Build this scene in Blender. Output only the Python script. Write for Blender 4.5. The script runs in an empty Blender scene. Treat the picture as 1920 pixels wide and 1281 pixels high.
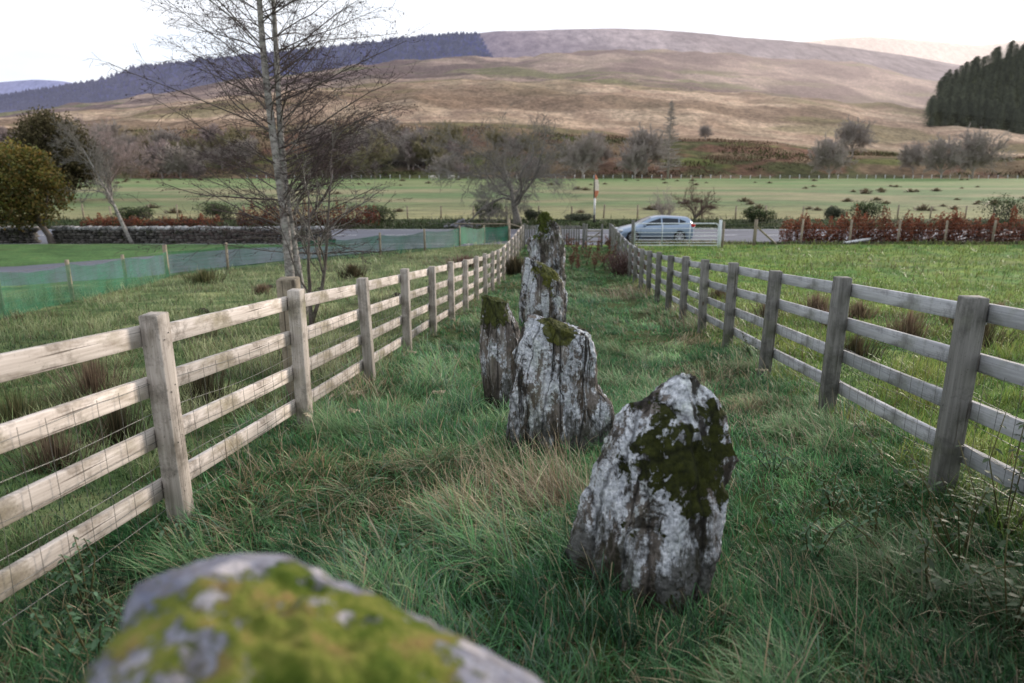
import bpy, bmesh, math, random
import numpy as np
from mathutils import Vector, noise as mnoise
from math import sin, cos, pi, radians

S = bpy.context.scene
COL = S.collection
rng = np.random.default_rng(7)
random.seed(7)

# ------------------------------------------------------------------ camera model
TH = math.atan(330 / 1280.0)
CT, ST = cos(TH), sin(TH)
F = 1280.0
def ray(px, py):
    """direction of a photo pixel (1920 x 1281 frame), camera at the origin looking along +Y"""
    u, v = px - 960, 640.5 - py
    return np.array([u, F * CT + v * ST, -F * ST + v * CT])
def sm(a, b, x):
    t = np.clip((x - a) / (b - a), 0, 1)
    return t * t * (3 - 2 * t)

# ------------------------------------------------------------------ vector noise
_P = np.random.default_rng(3).random((256, 256))
def vn(x, y):
    xi = np.floor(x).astype(int); yi = np.floor(y).astype(int)
    fx = x - xi; fy = y - yi
    fx = fx * fx * (3 - 2 * fx); fy = fy * fy * (3 - 2 * fy)
    a = _P[xi & 255, yi & 255]; b = _P[(xi + 1) & 255, yi & 255]
    c = _P[xi & 255, (yi + 1) & 255]; d = _P[(xi + 1) & 255, (yi + 1) & 255]
    return (a * (1 - fx) + b * fx) * (1 - fy) + (c * (1 - fx) + d * fx) * fy
def fbm(x, y, o=4):
    s = 0; a = 1; t = 0
    for i in range(o):
        s = s + a * vn(x * 2 ** i + 17.3 * i, y * 2 ** i + 5.1 * i); t += a; a *= .5
    return s / t

ROADZ = -4.25
def gz(x, y):
    x = np.asarray(x, float); y = np.asarray(y, float)
    yy = np.maximum(y, -6)
    a = -1.5 - .1075 * yy; b = -3.98
    k = .35
    z = np.maximum(a, b) + k * np.log1p(np.exp(-np.abs(a - b) / k)) * .8
    z = z - .27 * sm(35.5, 38.2, y)
    amp = 1 - .9 * sm(34, 37.5, y)
    z = z + amp * (.13 * (fbm(x * .7, y * .7, 3) - .5) + .05 * (fbm(x * 2.6 + 9, y * 2.6, 2) - .5))
    z = z - .06 * sm(1.3, 0, np.abs(x - 1.35 - .0762 * y)) * sm(-2, 3, y)     # trodden line right of the stones
    z = z + .25 * sm(49.5, 52, y) * (1 - sm(52, 58, y))           # low verge beyond the road
    return z
def g1(x, y): return float(gz(x, y))
def hit(px, py):
    d = ray(px, py); y = 1.0
    for i in range(200):
        t = y / d[1]
        z = d[2] * t; gg = g1(d[0] * t, y)
        if z < gg: break
        y += max(.02, (z - gg) * 1.2)
        if y > 300: break
    t = y / d[1]
    return d[0] * t, y

# ------------------------------------------------------------------ node helpers
def new_mat(name):
    m = bpy.data.materials.new(name); m.use_nodes = True
    nt = m.node_tree; nt.nodes.clear()
    return m, nt
class NB:
    def __init__(s, name):
        s.m, s.t = new_mat(name)
        s.out = s.n('ShaderNodeOutputMaterial')
        s.tc = s.n('ShaderNodeTexCoord')
    def n(s, k, **kw):
        q = s.t.nodes.new(k)
        for a, b in kw.items(): setattr(q, a, b)
        return q
    def l(s, a, b): s.t.links.new(a, b)
    def map(s, scale=(1, 1, 1), rot=(0, 0, 0), loc=(0, 0, 0), src='Object'):
        q = s.n('ShaderNodeMapping'); q.inputs['Scale'].default_value = scale
        q.inputs['Rotation'].default_value = rot; q.inputs['Location'].default_value = loc
        s.l(s.tc.outputs[src], q.inputs[0]); return q.outputs[0]
    def noise(s, vec, scale=5, detail=5, rough=.6, dist=0):
        q = s.n('ShaderNodeTexNoise'); q.inputs['Scale'].default_value = scale
        q.inputs['Detail'].default_value = detail; q.inputs['Roughness'].default_value = rough
        q.inputs['Distortion'].default_value = dist
        s.l(vec, q.inputs['Vector']); return q.outputs['Fac']
    def voro(s, vec, scale=5, out='Distance', feature='F1'):
        q = s.n('ShaderNodeTexVoronoi'); q.feature = feature; q.inputs['Scale'].default_value = scale
        s.l(vec, q.inputs['Vector']); return q.outputs[out]
    def ramp(s, fac, stops, interp='LINEAR'):
        q = s.n('ShaderNodeValToRGB'); q.color_ramp.interpolation = interp
        e = q.color_ramp.elements
        while len(e) < len(stops): e.new(.5)
        for i, (p, c) in enumerate(stops):
            e[i].position = p
            if not hasattr(c, '__len__'): c = (c, c, c)
            e[i].color = (*c[:3], 1)
        s.l(fac, q.inputs[0]); return q.outputs[0]
    def mix(s, fac, a, b, mode='MIX'):
        q = s.n('ShaderNodeMix'); q.data_type = 'RGBA'; q.blend_type = mode
        for v, i in ((fac, 0), (a, 6), (b, 7)):
            if isinstance(v, (int, float)): q.inputs[i].default_value = v
            elif isinstance(v, tuple): q.inputs[i].default_value = (*v[:3], 1)
            else: s.l(v, q.inputs[i])
        return q.outputs[2]
    def math(s, op, a, b=0.0, clamp=False):
        q = s.n('ShaderNodeMath'); q.operation = op; q.use_clamp = clamp
        for v, i in ((a, 0), (b, 1)):
            if isinstance(v, (int, float)): q.inputs[i].default_value = v
            else: s.l(v, q.inputs[i])
        return q.outputs[0]
    def sep(s, vec):
        q = s.n('ShaderNodeSeparateXYZ'); s.l(vec, q.inputs[0]); return q.outputs
    def bump(s, h, st=.5, dist=.01):
        q = s.n('ShaderNodeBump'); q.inputs['Strength'].default_value = st
        q.inputs['Distance'].default_value = dist; s.l(h, q.inputs['Height']); return q.outputs[0]
    def pbr(s, col, rough=.8, normal=None, spec=.3, metal=0, emis=None, es=0, alpha=None):
        q = s.n('ShaderNodeBsdfPrincipled')
        def st(k, v):
            if isinstance(v, (int, float)): q.inputs[k].default_value = v
            elif isinstance(v, tuple): q.inputs[k].default_value = (*v[:3], 1)
            else: s.l(v, q.inputs[k])
        st('Base Color', col); st('Roughness', rough); st('Specular IOR Level', spec); st('Metallic', metal)
        if normal: s.l(normal, q.inputs['Normal'])
        if emis: st('Emission Color', emis); q.inputs['Emission Strength'].default_value = es
        if alpha is not None: st('Alpha', alpha)
        s.l(q.outputs[0], s.out.inputs[0]); return q

MATS = {}
def simple(name, col, rough=.6, metal=0, spec=.4, var=.25, sc=8):
    b = NB(name); v = b.map()
    f = b.noise(v, sc, 4)
    lo = tuple(c * (1 - var) for c in col); hi = tuple(min(1, c * (1 + var)) for c in col)
    b.pbr(b.ramp(f, [(.3, lo), (.7, hi)]), rough, b.bump(f, .15, .005), spec, metal)
    MATS[name] = b.m; return b.m

def wood(name, axis, c_lo, c_hi, stain, moss):
    b = NB(name)
    sc = [38, 38, 38]; sc[axis] = 1.6
    v = b.map(tuple(sc)); g = b.noise(v, 1.0, 6, .65, .6)
    v2 = b.map((1, 1, 1))
    pz = b.noise(v2, 2.3, 5, .6)
    sc2 = [9, 9, 9]; sc2[axis] = 2.2
    st = b.noise(b.map(tuple(sc2)), 1.0, 6, .7)
    c = b.ramp(g, [(.28, c_lo), (.5, tuple((a + q) / 2 for a, q in zip(c_lo, c_hi))), (.72, c_hi)])
    c = b.mix(b.ramp(st, [(.52, 0), (.72, 1)]), c, stain)
    c = b.mix(b.math('MULTIPLY', b.ramp(pz, [(.53, 0), (.72, 1)]), .75), c, moss)
    knotv = [4, 4, 4]; knotv[axis] = 1.5
    k = b.voro(b.map(tuple(knotv)), 1.3)
    c = b.mix(b.ramp(k, [(.05, 1), (.085, 0)]), c, (.07, .05, .035))
    sp = b.noise(v2, 60, 3, .7)
    c = b.mix(b.ramp(sp, [(.62, 0), (.7, .6)]), c, (.09, .085, .07))
    oi = b.n('ShaderNodeObjectInfo')
    c = b.mix(1.0, c, b.ramp(oi.outputs['Random'], [(0, (.78, .78, .76)), (.5, (1, .98, .96)), (1, (1.15, 1.13, 1.1))]), 'MULTIPLY')
    sc3 = [55, 55, 55]; sc3[axis] = .9
    cr = b.ramp(b.noise(b.map(tuple(sc3), loc=(4, 2, 7)), 1.0, 3, .5), [(.66, 0), (.7, .85)])
    c = b.mix(cr, c, (.05, .04, .03))
    st2 = b.ramp(b.noise(b.map((7, 7, 7), loc=(1, 8, 3)), .6, 7, .75), [(.5, 0), (.62, .6)])
    c = b.mix(st2, c, tuple(q * .55 for q in stain))
    b.pbr(c, .75, b.bump(b.math('SUBTRACT', g, cr), .5, .005), .25)
    MATS[name] = b.m
# ------------------------------------------------------------------ materials
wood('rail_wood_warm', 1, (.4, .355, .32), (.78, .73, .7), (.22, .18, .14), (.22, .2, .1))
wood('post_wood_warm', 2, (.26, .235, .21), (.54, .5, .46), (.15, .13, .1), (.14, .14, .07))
wood('rail_wood_grey_shaded', 1, (.25, .265, .29), (.5, .52, .56), (.2, .2, .2), (.17, .19, .12))  # cool shade of the right fence is put into this wood colour
wood('post_wood_grey_shaded', 2, (.1, .1, .095), (.26, .26, .25), (.09, .09, .08), (.10, .115, .06))  # right fence shade painted into the dark grey; pickets and gate posts share it
wood('stake_wood', 2, (.2, .165, .12), (.4, .35, .27), (.13, .11, .08), (.15, .15, .08))
wood('cross_wood', 0, (.24, .225, .2), (.42, .4, .37), (.15, .14, .12), (.15, .16, .1))
simple('wire', (.19, .19, .18), .45, .7)
simple('galvanised', (.62, .67, .72), .5, .1, .5, .06)
simple('gate_white', (.7, .72, .74), .5, .1)
simple('dark_rubber', (.018, .018, .02), .75)
simple('soil', (.028, .022, .018), .95, 0, .2, .4, 30)
simple('white_paint', (.72, .72, .72), .5)
simple('black_paint', (.02, .02, .02), .5)
simple('wool', (.62, .59, .52), .95, 0, .1, .15, 12)
simple('straw', (.52, .45, .32), .9)
simple('flag_orange', (.62, .23, .12), .7)
simple('flag_white', (.75, .68, .55), .7)

def stone_mat(name, mossy=.5, cx=(0, 0, 0), white=.5, mossc=((.03, .042, .006), (.11, .125, .018)), pin=None, toplevel=.35, fine=1.0, streak=7.0):
    """schist with pale lichen, dark vertical streaks and moss; pin=(x,y,z,r) extra moss patch"""
    b = NB(name); v = b.map()
    sv = b.map((streak, streak, 1.5)); 
    base = b.noise(sv, 1.6, 8, .68, .4)
    fineN = b.noise(v, 46 * fine, 6, .7)
    mid = b.noise(b.map((1, 1, .45)), 7 * fine, 8, .66, .6)
    c = b.ramp(base, [(.3, (.035, .03, .027)), (.47, (.16, .14, .125)), (.62, (.3, .285, .27)), (.75, (.2, .165, .13))])
    lich = b.math('ADD', b.math('MULTIPLY', mid, .62), b.math('MULTIPLY', base, .38))
    lich = b.math('ADD', lich, b.math('MULTIPLY', b.math('SUBTRACT', fineN, .5), .2))
    lo = .56 - .13 * white
    lf = b.ramp(lich, [(lo, 0), (lo + .035, 1)])
    lc = b.ramp(fineN, [(.3, (.25, .27, .3)), (.48, (.45, .48, .53)), (.66, (.8, .83, .88))])
    c = b.mix(lf, c, lc)
    dk = b.ramp(b.noise(b.map((streak * .8, streak * .8, 1.1), loc=(3, 5, 1)), 1.3, 9, .74, .8), [(.52, 0), (.57, .95)])
    c = b.mix(dk, c, (.032, .027, .022))
    br = b.ramp(b.noise(b.map((streak * .5, streak * .5, 1.4), loc=(9, 1, 4)), 1.2, 7, .7, .5), [(.56, 0), (.66, .6)])
    c = b.mix(br, c, (.13, .095, .065))
    gn = b.n('ShaderNodeNewGeometry'); nz = b.sep(gn.outputs['Normal'])[2]
    mn = b.noise(v, 5.5 * fine, 9, .74, .3)
    mf = b.math('ADD', b.math('MULTIPLY', nz, .55), b.math('MULTIPLY', b.math('SUBTRACT', mn, .5), 4.2))
    if pin:
        q = b.n('ShaderNodeVectorMath'); q.operation = 'DISTANCE'; b.l(v, q.inputs[0]); q.inputs[1].default_value = pin[:3]
        pm = b.math('SUBTRACT', 1.0, b.math('DIVIDE', q.outputs['Value'], pin[3]), True)
        mf = b.math('ADD', mf, b.math('MULTIPLY', pm, 1.25))
    low = b.math('MULTIPLY', b.math('SUBTRACT', .22, b.sep(v)[2], True), 1.6)
    mf = b.math('ADD', mf, low)
    ft = b.math('ADD', b.math('SUBTRACT', .42, b.sep(v)[2]), b.math('MULTIPLY', b.math('SUBTRACT', b.noise(b.map((6, 6, 2.2)), 1.4, 7, .75), .5), 1.5))
    c = b.mix(b.math('MULTIPLY', b.ramp(ft, [(.1, 0), (.24, 1)]), .85), c, (.035, .032, .02))
    alg = b.ramp(b.noise(b.map((1, 1, .6), loc=(2, 7, 5)), 3.4, 6, .7), [(.5, 0), (.62, .55)])
    c = b.mix(alg, c, b.mix(1.0, c, (.72, .78, .62), 'MULTIPLY'))
    mm = b.ramp(mf, [(toplevel, 0), (toplevel + .09, 1)])
    mm = b.math('MULTIPLY', mm, mossy, True)
    mc = b.ramp(b.noise(v, 28 * fine, 5, .75), [(.32, mossc[0]), (.68, mossc[1])])
    c = b.mix(mm, c, mc)
    vo = b.voro(b.map((1, 1, .8)), 34 * fine)
    crust = b.math('MULTIPLY', b.ramp(vo, [(.25, 1), (.55, 0)]), lf)
    crk = b.ramp(b.voro(b.map((streak * .9, streak * .9, .9)), 1.0, 'Distance', 'DISTANCE_TO_EDGE'), [(.0, 0), (.045, 1)])
    c = b.mix(1.0, c, b.ramp(crk, [(0, .35), (1, 1)]), 'MULTIPLY')
    h = b.math('ADD', b.math('ADD', b.math('MULTIPLY', base, 1.1), b.math('MULTIPLY', fineN, .35)), b.math('ADD', b.math('MULTIPLY', crust, .25), b.math('MULTIPLY', crk, .35)))
    h = b.math('ADD', h, b.math('MULTIPLY', mm, b.math('MULTIPLY', b.noise(v, 90 * fine, 4, .8), 1.2)))
    b.pbr(c, .85, b.bump(h, 1.0, .03), .25)
    MATS[name] = b.m
stone_mat('stone_front', 1.0, white=.78, streak=4.5, pin=(.14, -.05, .6, .4), toplevel=.7, mossc=((.014, .018, .004), (.075, .088, .012)))
stone_mat('stone_broad', .95, white=.72, pin=(-.05, -.06, .93, .2), toplevel=.74, mossc=((.05, .06, .008), (.15, .16, .03)))
stone_mat('stone_dark', .95, white=.28, pin=(-.1, -.05, 1.0, .35), toplevel=.6, mossc=((.035, .045, .008), (.12, .14, .03)))
stone_mat('stone_mid', .95, white=.6, pin=(.1, -.1, .95, .35), toplevel=.6, mossc=((.05, .06, .008), (.16, .17, .03)), streak=5)
stone_mat('stone_tall', 1, white=.45, pin=(-.1, -.3, 2.05, .75), toplevel=.62, mossc=((.03, .042, .008), (.11, .14, .025)), streak=4, fine=.7)
stone_mat('stone_near', 1, white=1.0, pin=(-.03, -.1, 1.04, .33), toplevel=.68, mossc=((.07, .10, .012), (.27, .26, .04)))
def near_mat():
    b = NB('stone_near'); v = b.map()
    n1 = b.noise(v, 7, 6, .7, .3); n2 = b.noise(v, 45, 5, .7)
    xyz = b.sep(v)
    base = b.ramp(n1, [(.35, (.24, .26, .36)), (.5, (.45, .46, .55)), (.65, (.74, .69, .68))])
    base = b.mix(b.ramp(n2, [(.45, 0), (.6, .5)]), base, (.2, .16, .13))
    q = b.n('ShaderNodeVectorMath'); q.operation = 'DISTANCE'
    sc = b.n('ShaderNodeVectorMath'); sc.operation = 'MULTIPLY'; b.l(v, sc.inputs[0]); sc.inputs[1].default_value = (1, .9, .6)
    b.l(sc.outputs[0], q.inputs[0]); q.inputs[1].default_value = (-.08, -.0, .63)
    m = b.math('ADD', b.math('MULTIPLY', q.outputs['Value'], -3.6), b.math('MULTIPLY', b.noise(v, 9, 7, .75), 3.0))
    spots = b.voro(v, 11)
    spn = b.ramp(b.math('ADD', spots, b.math('MULTIPLY', b.math('SUBTRACT', b.noise(v, 18, 5, .75), .5), 1.3)), [(.17, 1), (.23, 0)])
    mm = b.math('MULTIPLY', b.ramp(m, [(.84, 0), (.96, 1)]), b.math('SUBTRACT', 1.0, spn, True))
    mc = b.ramp(b.noise(v, 13, 5, .7), [(.3, (.05, .1, .015)), (.43, (.15, .21, .03)), (.55, (.3, .32, .07)), (.66, (.4, .28, .11))])
    c = b.mix(mm, base, mc)
    c = b.mix(b.math('MULTIPLY', spn, .9), c, (.75, .7, .72))
    b.pbr(c, .95, b.bump(b.math('ADD', n2, b.math('MULTIPLY', mm, b.noise(v, 30, 5, .8))), 1.0, .05), .1)
    MATS['stone_near'] = b.m
near_mat()

def attr_mat(name, rough=.6, trans=.25, spec=.3, gain=1.0):
    b = NB(name)
    a = b.n('ShaderNodeAttribute'); a.attribute_name = 'Col'
    c = a.outputs['Color']
    q = b.n('ShaderNodeBsdfPrincipled'); b.l(c, q.inputs['Base Color']); q.inputs['Roughness'].default_value = rough
    q.inputs['Specular IOR Level'].default_value = spec
    if trans:
        t = b.n('ShaderNodeBsdfTranslucent'); b.l(c, t.inputs[0])
        mx = b.n('ShaderNodeMixShader'); mx.inputs[0].default_value = trans
        b.l(q.outputs[0], mx.inputs[1]); b.l(t.outputs[0], mx.inputs[2]); b.l(mx.outputs[0], b.out.inputs[0])
    else: b.l(q.outputs[0], b.out.inputs[0])
    MATS[name] = b.m
attr_mat('grass_blade', .45, .35, .38)
attr_mat('leaf', .6, .25, .3)
attr_mat('far_needles', .9, .3, .1)
_p = [q for q in MATS['far_needles'].node_tree.nodes if q.type == 'BSDF_PRINCIPLED'][0]
_p.inputs['Emission Color'].default_value = (.034, .036, .036, 1); _p.inputs['Emission Strength'].default_value = 1.0  # constant glow painted on the needles as airlight
attr_mat('dry_leaf', .9, .15, .1)

def bark(name, lo, hi, lich=(.3, .33, .28), lf=.5):
    b = NB(name); v = b.map((6, 6, 2) if name != 'bark_pale' else (2.5, 2.5, 5)); n = b.noise(v, 2.5, 6, .7); n2 = b.noise(b.map(), 9, 5, .7)
    c = b.ramp(n, [(.33, lo), (.62, hi)])
    c = b.mix(b.math('MULTIPLY', b.ramp(n2, [(.5, 0), (.6, 1)]), lf), c, lich)
    b.pbr(c, .9, b.bump(n, .5, .01), .15); MATS[name] = b.m
bark('bark_pale', (.05, .045, .04), (.42, .39, .37), (.36, .38, .33), .5)
bark('bark_branch', (.045, .036, .034), (.15, .125, .115), (.2, .2, .16), .4)
bark('bark_twig', (.04, .028, .03), (.1, .075, .075), (.1, .08, .08), .2)
bark('bark_grey', (.09, .08, .075), (.25, .235, .215), (.25, .26, .21), .4)
bark('bark_far', (.26, .22, .2), (.44, .39, .36), (.2, .2, .16), .3)
bark('bark_purple', (.24, .19, .18), (.4, .33, .32), (.2, .17, .17), .3)
bark('bark_green', (.05, .045, .02), (.12, .11, .05), (.13, .14, .06), .4)
bark('bark_olive', (.17, .15, .09), (.32, .28, .17), (.2, .2, .12), .4)
bark('bark_red', (.05, .03, .028), (.14, .085, .075), (.15, .1, .08), .3)

def ground_mat():
    b = NB('turf')
    a = b.n('ShaderNodeAttribute'); a.attribute_name = 'Col'
    v = b.map(); 
    n1 = b.noise(v, 9, 6, .7); n2 = b.noise(b.map((.25, 1, 1)), .9, 8, .7); n3 = b.noise(v, 2.2, 5, .65)
    c = b.mix(1.0, a.outputs['Color'], b.ramp(n1, [(.25, (.45, .45, .42)), (.75, (1.5, 1.5, 1.4))]), 'MULTIPLY')
    c = b.mix(1.0, c, b.ramp(n2, [(.3, (.75, .78, .8)), (.7, (1.25, 1.2, 1.1))]), 'MULTIPLY')
    c = b.mix(b.ramp(n3, [(.55, 0), (.75, .35)]), c, (.16, .15, .06))
    n5 = b.noise(b.map((.5, 1, 1), loc=(7, 3, 0)), .55, 9, .82, .4); n6 = b.noise(b.map((.35, .6, 1), loc=(1, 9, 0)), .12, 6, .7, .6)
    c = b.mix(1.0, c, b.ramp(n5, [(.36, (.6, .62, .6)), (.5, (1, 1, 1)), (.66, (1.3, 1.24, 1.2))]), 'MULTIPLY')
    c = b.mix(b.ramp(n6, [(.5, 0), (.62, .5)]), c, b.mix(.5, c, (.2, .15, .09)))
    b.pbr(c, .95, b.bump(b.math('ADD', n1, n3), .8, .05), .1)
    MATS['turf'] = b.m
ground_mat()
def hill_mat(name, haze, hs, sc, streak=(1, .35, 1), dark=.55, emg=None, patch=(.1, .1, .05)):
    b = NB(name)
    a = b.n('ShaderNodeAttribute'); a.attribute_name = 'Col'
    v = b.map(streak)
    n1 = b.noise(v, sc, 9, .78, .6); n2 = b.noise(v, sc * 7, 6, .8); n3 = b.noise(v, sc * .22, 6, .6, .8)
    c = b.mix(1.0, a.outputs['Color'], b.ramp(n1, [(.3, (dark, dark, dark * 1.02)), (.7, (1.35, 1.3, 1.25))]), 'MULTIPLY')
    c = b.mix(1.0, c, b.ramp(n2, [(.36, (.5, .5, .5)), (.64, (1.35, 1.35, 1.35))]), 'MULTIPLY')
    c = b.mix(b.ramp(n3, [(.5, 0), (.68, .45)]), c, patch)
    q = b.pbr(c, 1.0, b.bump(n2, .6, 1.0 / sc * .2), .02)
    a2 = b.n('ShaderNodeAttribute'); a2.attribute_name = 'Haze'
    b.l(a2.outputs['Color'], q.inputs['Emission Color']); q.inputs['Emission Strength'].default_value = hs  # distance haze painted on as a glow of the surface
    MATS[name] = b.m
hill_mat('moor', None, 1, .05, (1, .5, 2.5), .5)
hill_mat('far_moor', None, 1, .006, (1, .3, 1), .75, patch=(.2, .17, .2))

def asphalt():
    b = NB('asphalt'); v = b.map(); n = b.noise(v, 60, 4, .7); n2 = b.noise(b.map((.15, 1, 1)), 1.2, 5, .6)
    c = b.mix(1.0, b.ramp(n, [(.3, (.06, .065, .09)), (.7, (.11, .115, .15))]), b.ramp(n2, [(.3, .75), (.7, 1.35)]), 'MULTIPLY')
    b.pbr(c, .62, b.bump(n, .3, .005), .45); MATS['asphalt'] = b.m
asphalt()
def walls():
    b = NB('wall_stone'); v = b.map(); 
    a = b.n('ShaderNodeAttribute'); a.attribute_name = 'Col'
    n = b.noise(v, 8, 6, .75)
    c = b.mix(1.0, a.outputs['Color'], b.ramp(n, [(.3, .35), (.6, 1.3)]), 'MULTIPLY')
    c = b.mix(b.ramp(b.noise(v, 3, 5), [(.55, 0), (.65, .7)]), c, (.05, .06, .025))
    b.pbr(c, .95, b.bump(n, .6, .03), .1); MATS['wall_stone'] = b.m
walls()
def net():
    b = NB('green_netting')
    x = b.sep(b.map())[2]
    w = b.math('FRACT', b.math('MULTIPLY', x, 9.0))
    n = b.noise(b.map(), 1.5, 3)
    c = b.ramp(n, [(.35, (.01, .1, .045)), (.65, (.02, .18, .1))])
    xx = b.sep(b.map())[0]
    al = b.math('ADD', b.math('ADD', b.ramp(b.math('ADD', b.math('MULTIPLY', xx, .1), .5), [(.18, 0), (.24, .3)]), b.math('MULTIPLY', b.math('GREATER_THAN', w, .85), .1)), b.ramp(b.noise(b.map(), .8, 3), [(.35, .36), (.65, .68)]), True)
    b.pbr(c, .6, None, .3, alpha=al); MATS['green_netting'] = b.m
net()
def carmats():
    b = NB('car_paint')
    f = b.noise(b.map(), 30, 3)
    q = b.pbr(b.ramp(f, [(.3, (.2, .27, .38)), (.7, (.25, .33, .45))]), .28, None, .5, .55); q.inputs['Coat Weight'].default_value = .7
    q.inputs['Coat Roughness'].default_value = .06
    MATS['car_paint'] = b.m
    b = NB('car_glass'); q = b.pbr((.012, .02, .03), .12, None, .3); MATS['car_glass'] = b.m
    simple('tail_red', (.5, .02, .015), .25); simple('lamp_clear', (.75, .78, .8), .15, .3); simple('alloy', (.5, .52, .55), .3, .8)
    simple('red_brown', (.3, .08, .04), .9)
carmats()

# ------------------------------------------------------------------ object helpers
def tag(o, label=None, cat=None, group=None, kind=None):
    if label: o['label'] = label
    if cat: o['category'] = cat
    if group: o['group'] = group
    if kind: o['kind'] = kind
    return o
def thing(name, loc, label, cat, group=None, rz=0):
    o = bpy.data.objects.new(name, None); COL.objects.link(o); o.location = loc; o.rotation_euler = (0, 0, rz)
    o.empty_display_size = .1
    return tag(o, label, cat, group)
def mk(name, V, Fc, mat, parent=None, col=None, haze=None, smooth=False, loc=None):
    """mesh from vertex array and a list/array of faces (arrays of quads/tris allowed)"""
    me = bpy.data.meshes.new(name)
    V = np.asarray(V, dtype=np.float32).reshape(-1, 3)
    if not isinstance(Fc, (list, tuple)) or (len(Fc) and isinstance(Fc[0], np.ndarray) and Fc[0].ndim == 2):
        arrs = [np.asarray(a, dtype=np.int32) for a in (Fc if isinstance(Fc, (list, tuple)) else [Fc]) if len(a)]
        loops = np.concatenate([a.ravel() for a in arrs]); tot = np.concatenate([np.full(len(a), a.shape[1], np.int32) for a in arrs])
    else:
        loops = np.array([i for f in Fc for i in f], dtype=np.int32); tot = np.array([len(f) for f in Fc], dtype=np.int32)
    st = np.concatenate([[0], np.cumsum(tot)[:-1]]).astype(np.int32)
    me.vertices.add(len(V)); me.vertices.foreach_set('co', V.ravel())
    me.loops.add(len(loops)); me.loops.foreach_set('vertex_index', loops)
    me.polygons.add(len(tot)); me.polygons.foreach_set('loop_start', st); me.polygons.foreach_set('loop_total', tot)
    if smooth: me.polygons.foreach_set('use_smooth', np.ones(len(tot), bool))
    me.update(calc_edges=True); me.validate()
    for nm, cc in (('Col', col), ('Haze', haze)):
        if cc is not None:
            at = me.color_attributes.new(nm, 'FLOAT_COLOR', 'POINT')
            c4 = np.ones((len(V), 4), np.float32); c4[:, :3] = cc
            at.data.foreach_set('color', c4.ravel())
    me.materials.append(MATS[mat] if isinstance(mat, str) else mat)
    o = bpy.data.objects.new(name, me); COL.objects.link(o)
    if loc is not None: o.location = loc
    if parent: o.parent = parent
    return o
def dup(root, loc, rz=0, sc=1.0, label=None, group=None):
    r = root.copy(); COL.objects.link(r); r.location = loc; r.rotation_euler = (0, 0, rz)
    r.scale = (sc, sc, sc) if not hasattr(sc, '__len__') else sc
    if label: r['label'] = label
    if group: r['group'] = group
    for ch in list(root.children):
        c = ch.copy(); COL.objects.link(c); c.parent = r
        for g in ch.children:
            d = g.copy(); COL.objects.link(d); d.parent = c
    return r
class MB:
    def __init__(s): s.v = []; s.f = []
    def add(s, V, Fs):
        k = len(s.v); s.v.extend([tuple(p) for p in V]); s.f.extend([tuple(i + k for i in f) for f in Fs]); return s
    def box(s, c, d, rz=0, bev=0.0, rx=0, ry=0):
        hx, hy, hz = d[0] / 2, d[1] / 2, d[2] / 2
        b = min(bev, hx * .9, hy * .9, hz * .9)
        if b <= 0:
            P = [(x, y, z) for z in (-hz, hz) for x, y in ((-hx, -hy), (hx, -hy), (hx, hy), (-hx, hy))]
            Fs = [(3, 2, 1, 0), (4, 5, 6, 7), (0, 1, 5, 4), (1, 2, 6, 5), (2, 3, 7, 6), (3, 0, 4, 7)]
        else:
            def ring(x, y, z): return [(-x, -y, z), (x, -y, z), (x, y, z), (-x, y, z)]
            def ring8(z):
                return [(-hx + b, -hy, z), (hx - b, -hy, z), (hx, -hy + b, z), (hx, hy - b, z), (hx - b, hy, z), (-hx + b, hy, z), (-hx, hy - b, z), (-hx, -hy + b, z)]
            def ring8i(z):
                e = b * .99
                return [(-hx + b, -hy + e, z), (hx - b, -hy + e, z), (hx - e, -hy + b, z), (hx - e, hy - b, z), (hx - b, hy - e, z), (-hx + b, hy - e, z), (-hx + e, hy - b, z), (-hx + e, -hy + b, z)]
            P = ring8i(-hz) + ring8(-hz + b) + ring8(hz - b) + ring8i(hz)
            Fs = [tuple(range(7, -1, -1)), tuple(range(24, 32))]
            for r in range(3):
                for i in range(8): j = (i + 1) % 8; Fs.append((r * 8 + i, r * 8 + j, r * 8 + 8 + j, r * 8 + 8 + i))
        from mathutils import Euler
        R = Euler((rx, ry, rz)).to_matrix()
        return s.add([tuple(R @ Vector(p) + Vector(c)) for p in P], Fs)
    def tube(s, pts, rad, n=6, cap=True):
        pts = [Vector(p) for p in pts]
        if not hasattr(rad, '__len__'): rad = [rad] * len(pts)
        V = []; 
        t = (pts[1] - pts[0]).normalized(); a = t.orthogonal().normalized()
        for i, p in enumerate(pts):
            t = (pts[min(i + 1, len(pts) - 1)] - pts[max(i - 1, 0)])
            if t.length < 1e-9: t = Vector((0, 0, 1))
            t.normalize(); a = (a - t * a.dot(t))
            a = a.normalized() if a.length > 1e-6 else t.orthogonal().normalized()
            b = t.cross(a)
            for k in range(n):
                q = 2 * pi * k / n; V.append(p + (a * cos(q) + b * sin(q)) * rad[i])
        Fs = []
        for i in range(len(pts) - 1):
            for k in range(n): m = (k + 1) % n; Fs.append((i * n + k, i * n + m, i * n + n + m, i * n + n + k))
        if cap: Fs.append(tuple(range(n - 1, -1, -1))); Fs.append(tuple(range((len(pts) - 1) * n, len(pts) * n)))
        return s.add(V, Fs)
    def build(s, name, mat, parent=None, smooth=False, col=None, loc=None):
        return mk(name, np.array(s.v), s.f, mat, parent, smooth=smooth, col=col, loc=loc)

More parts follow.
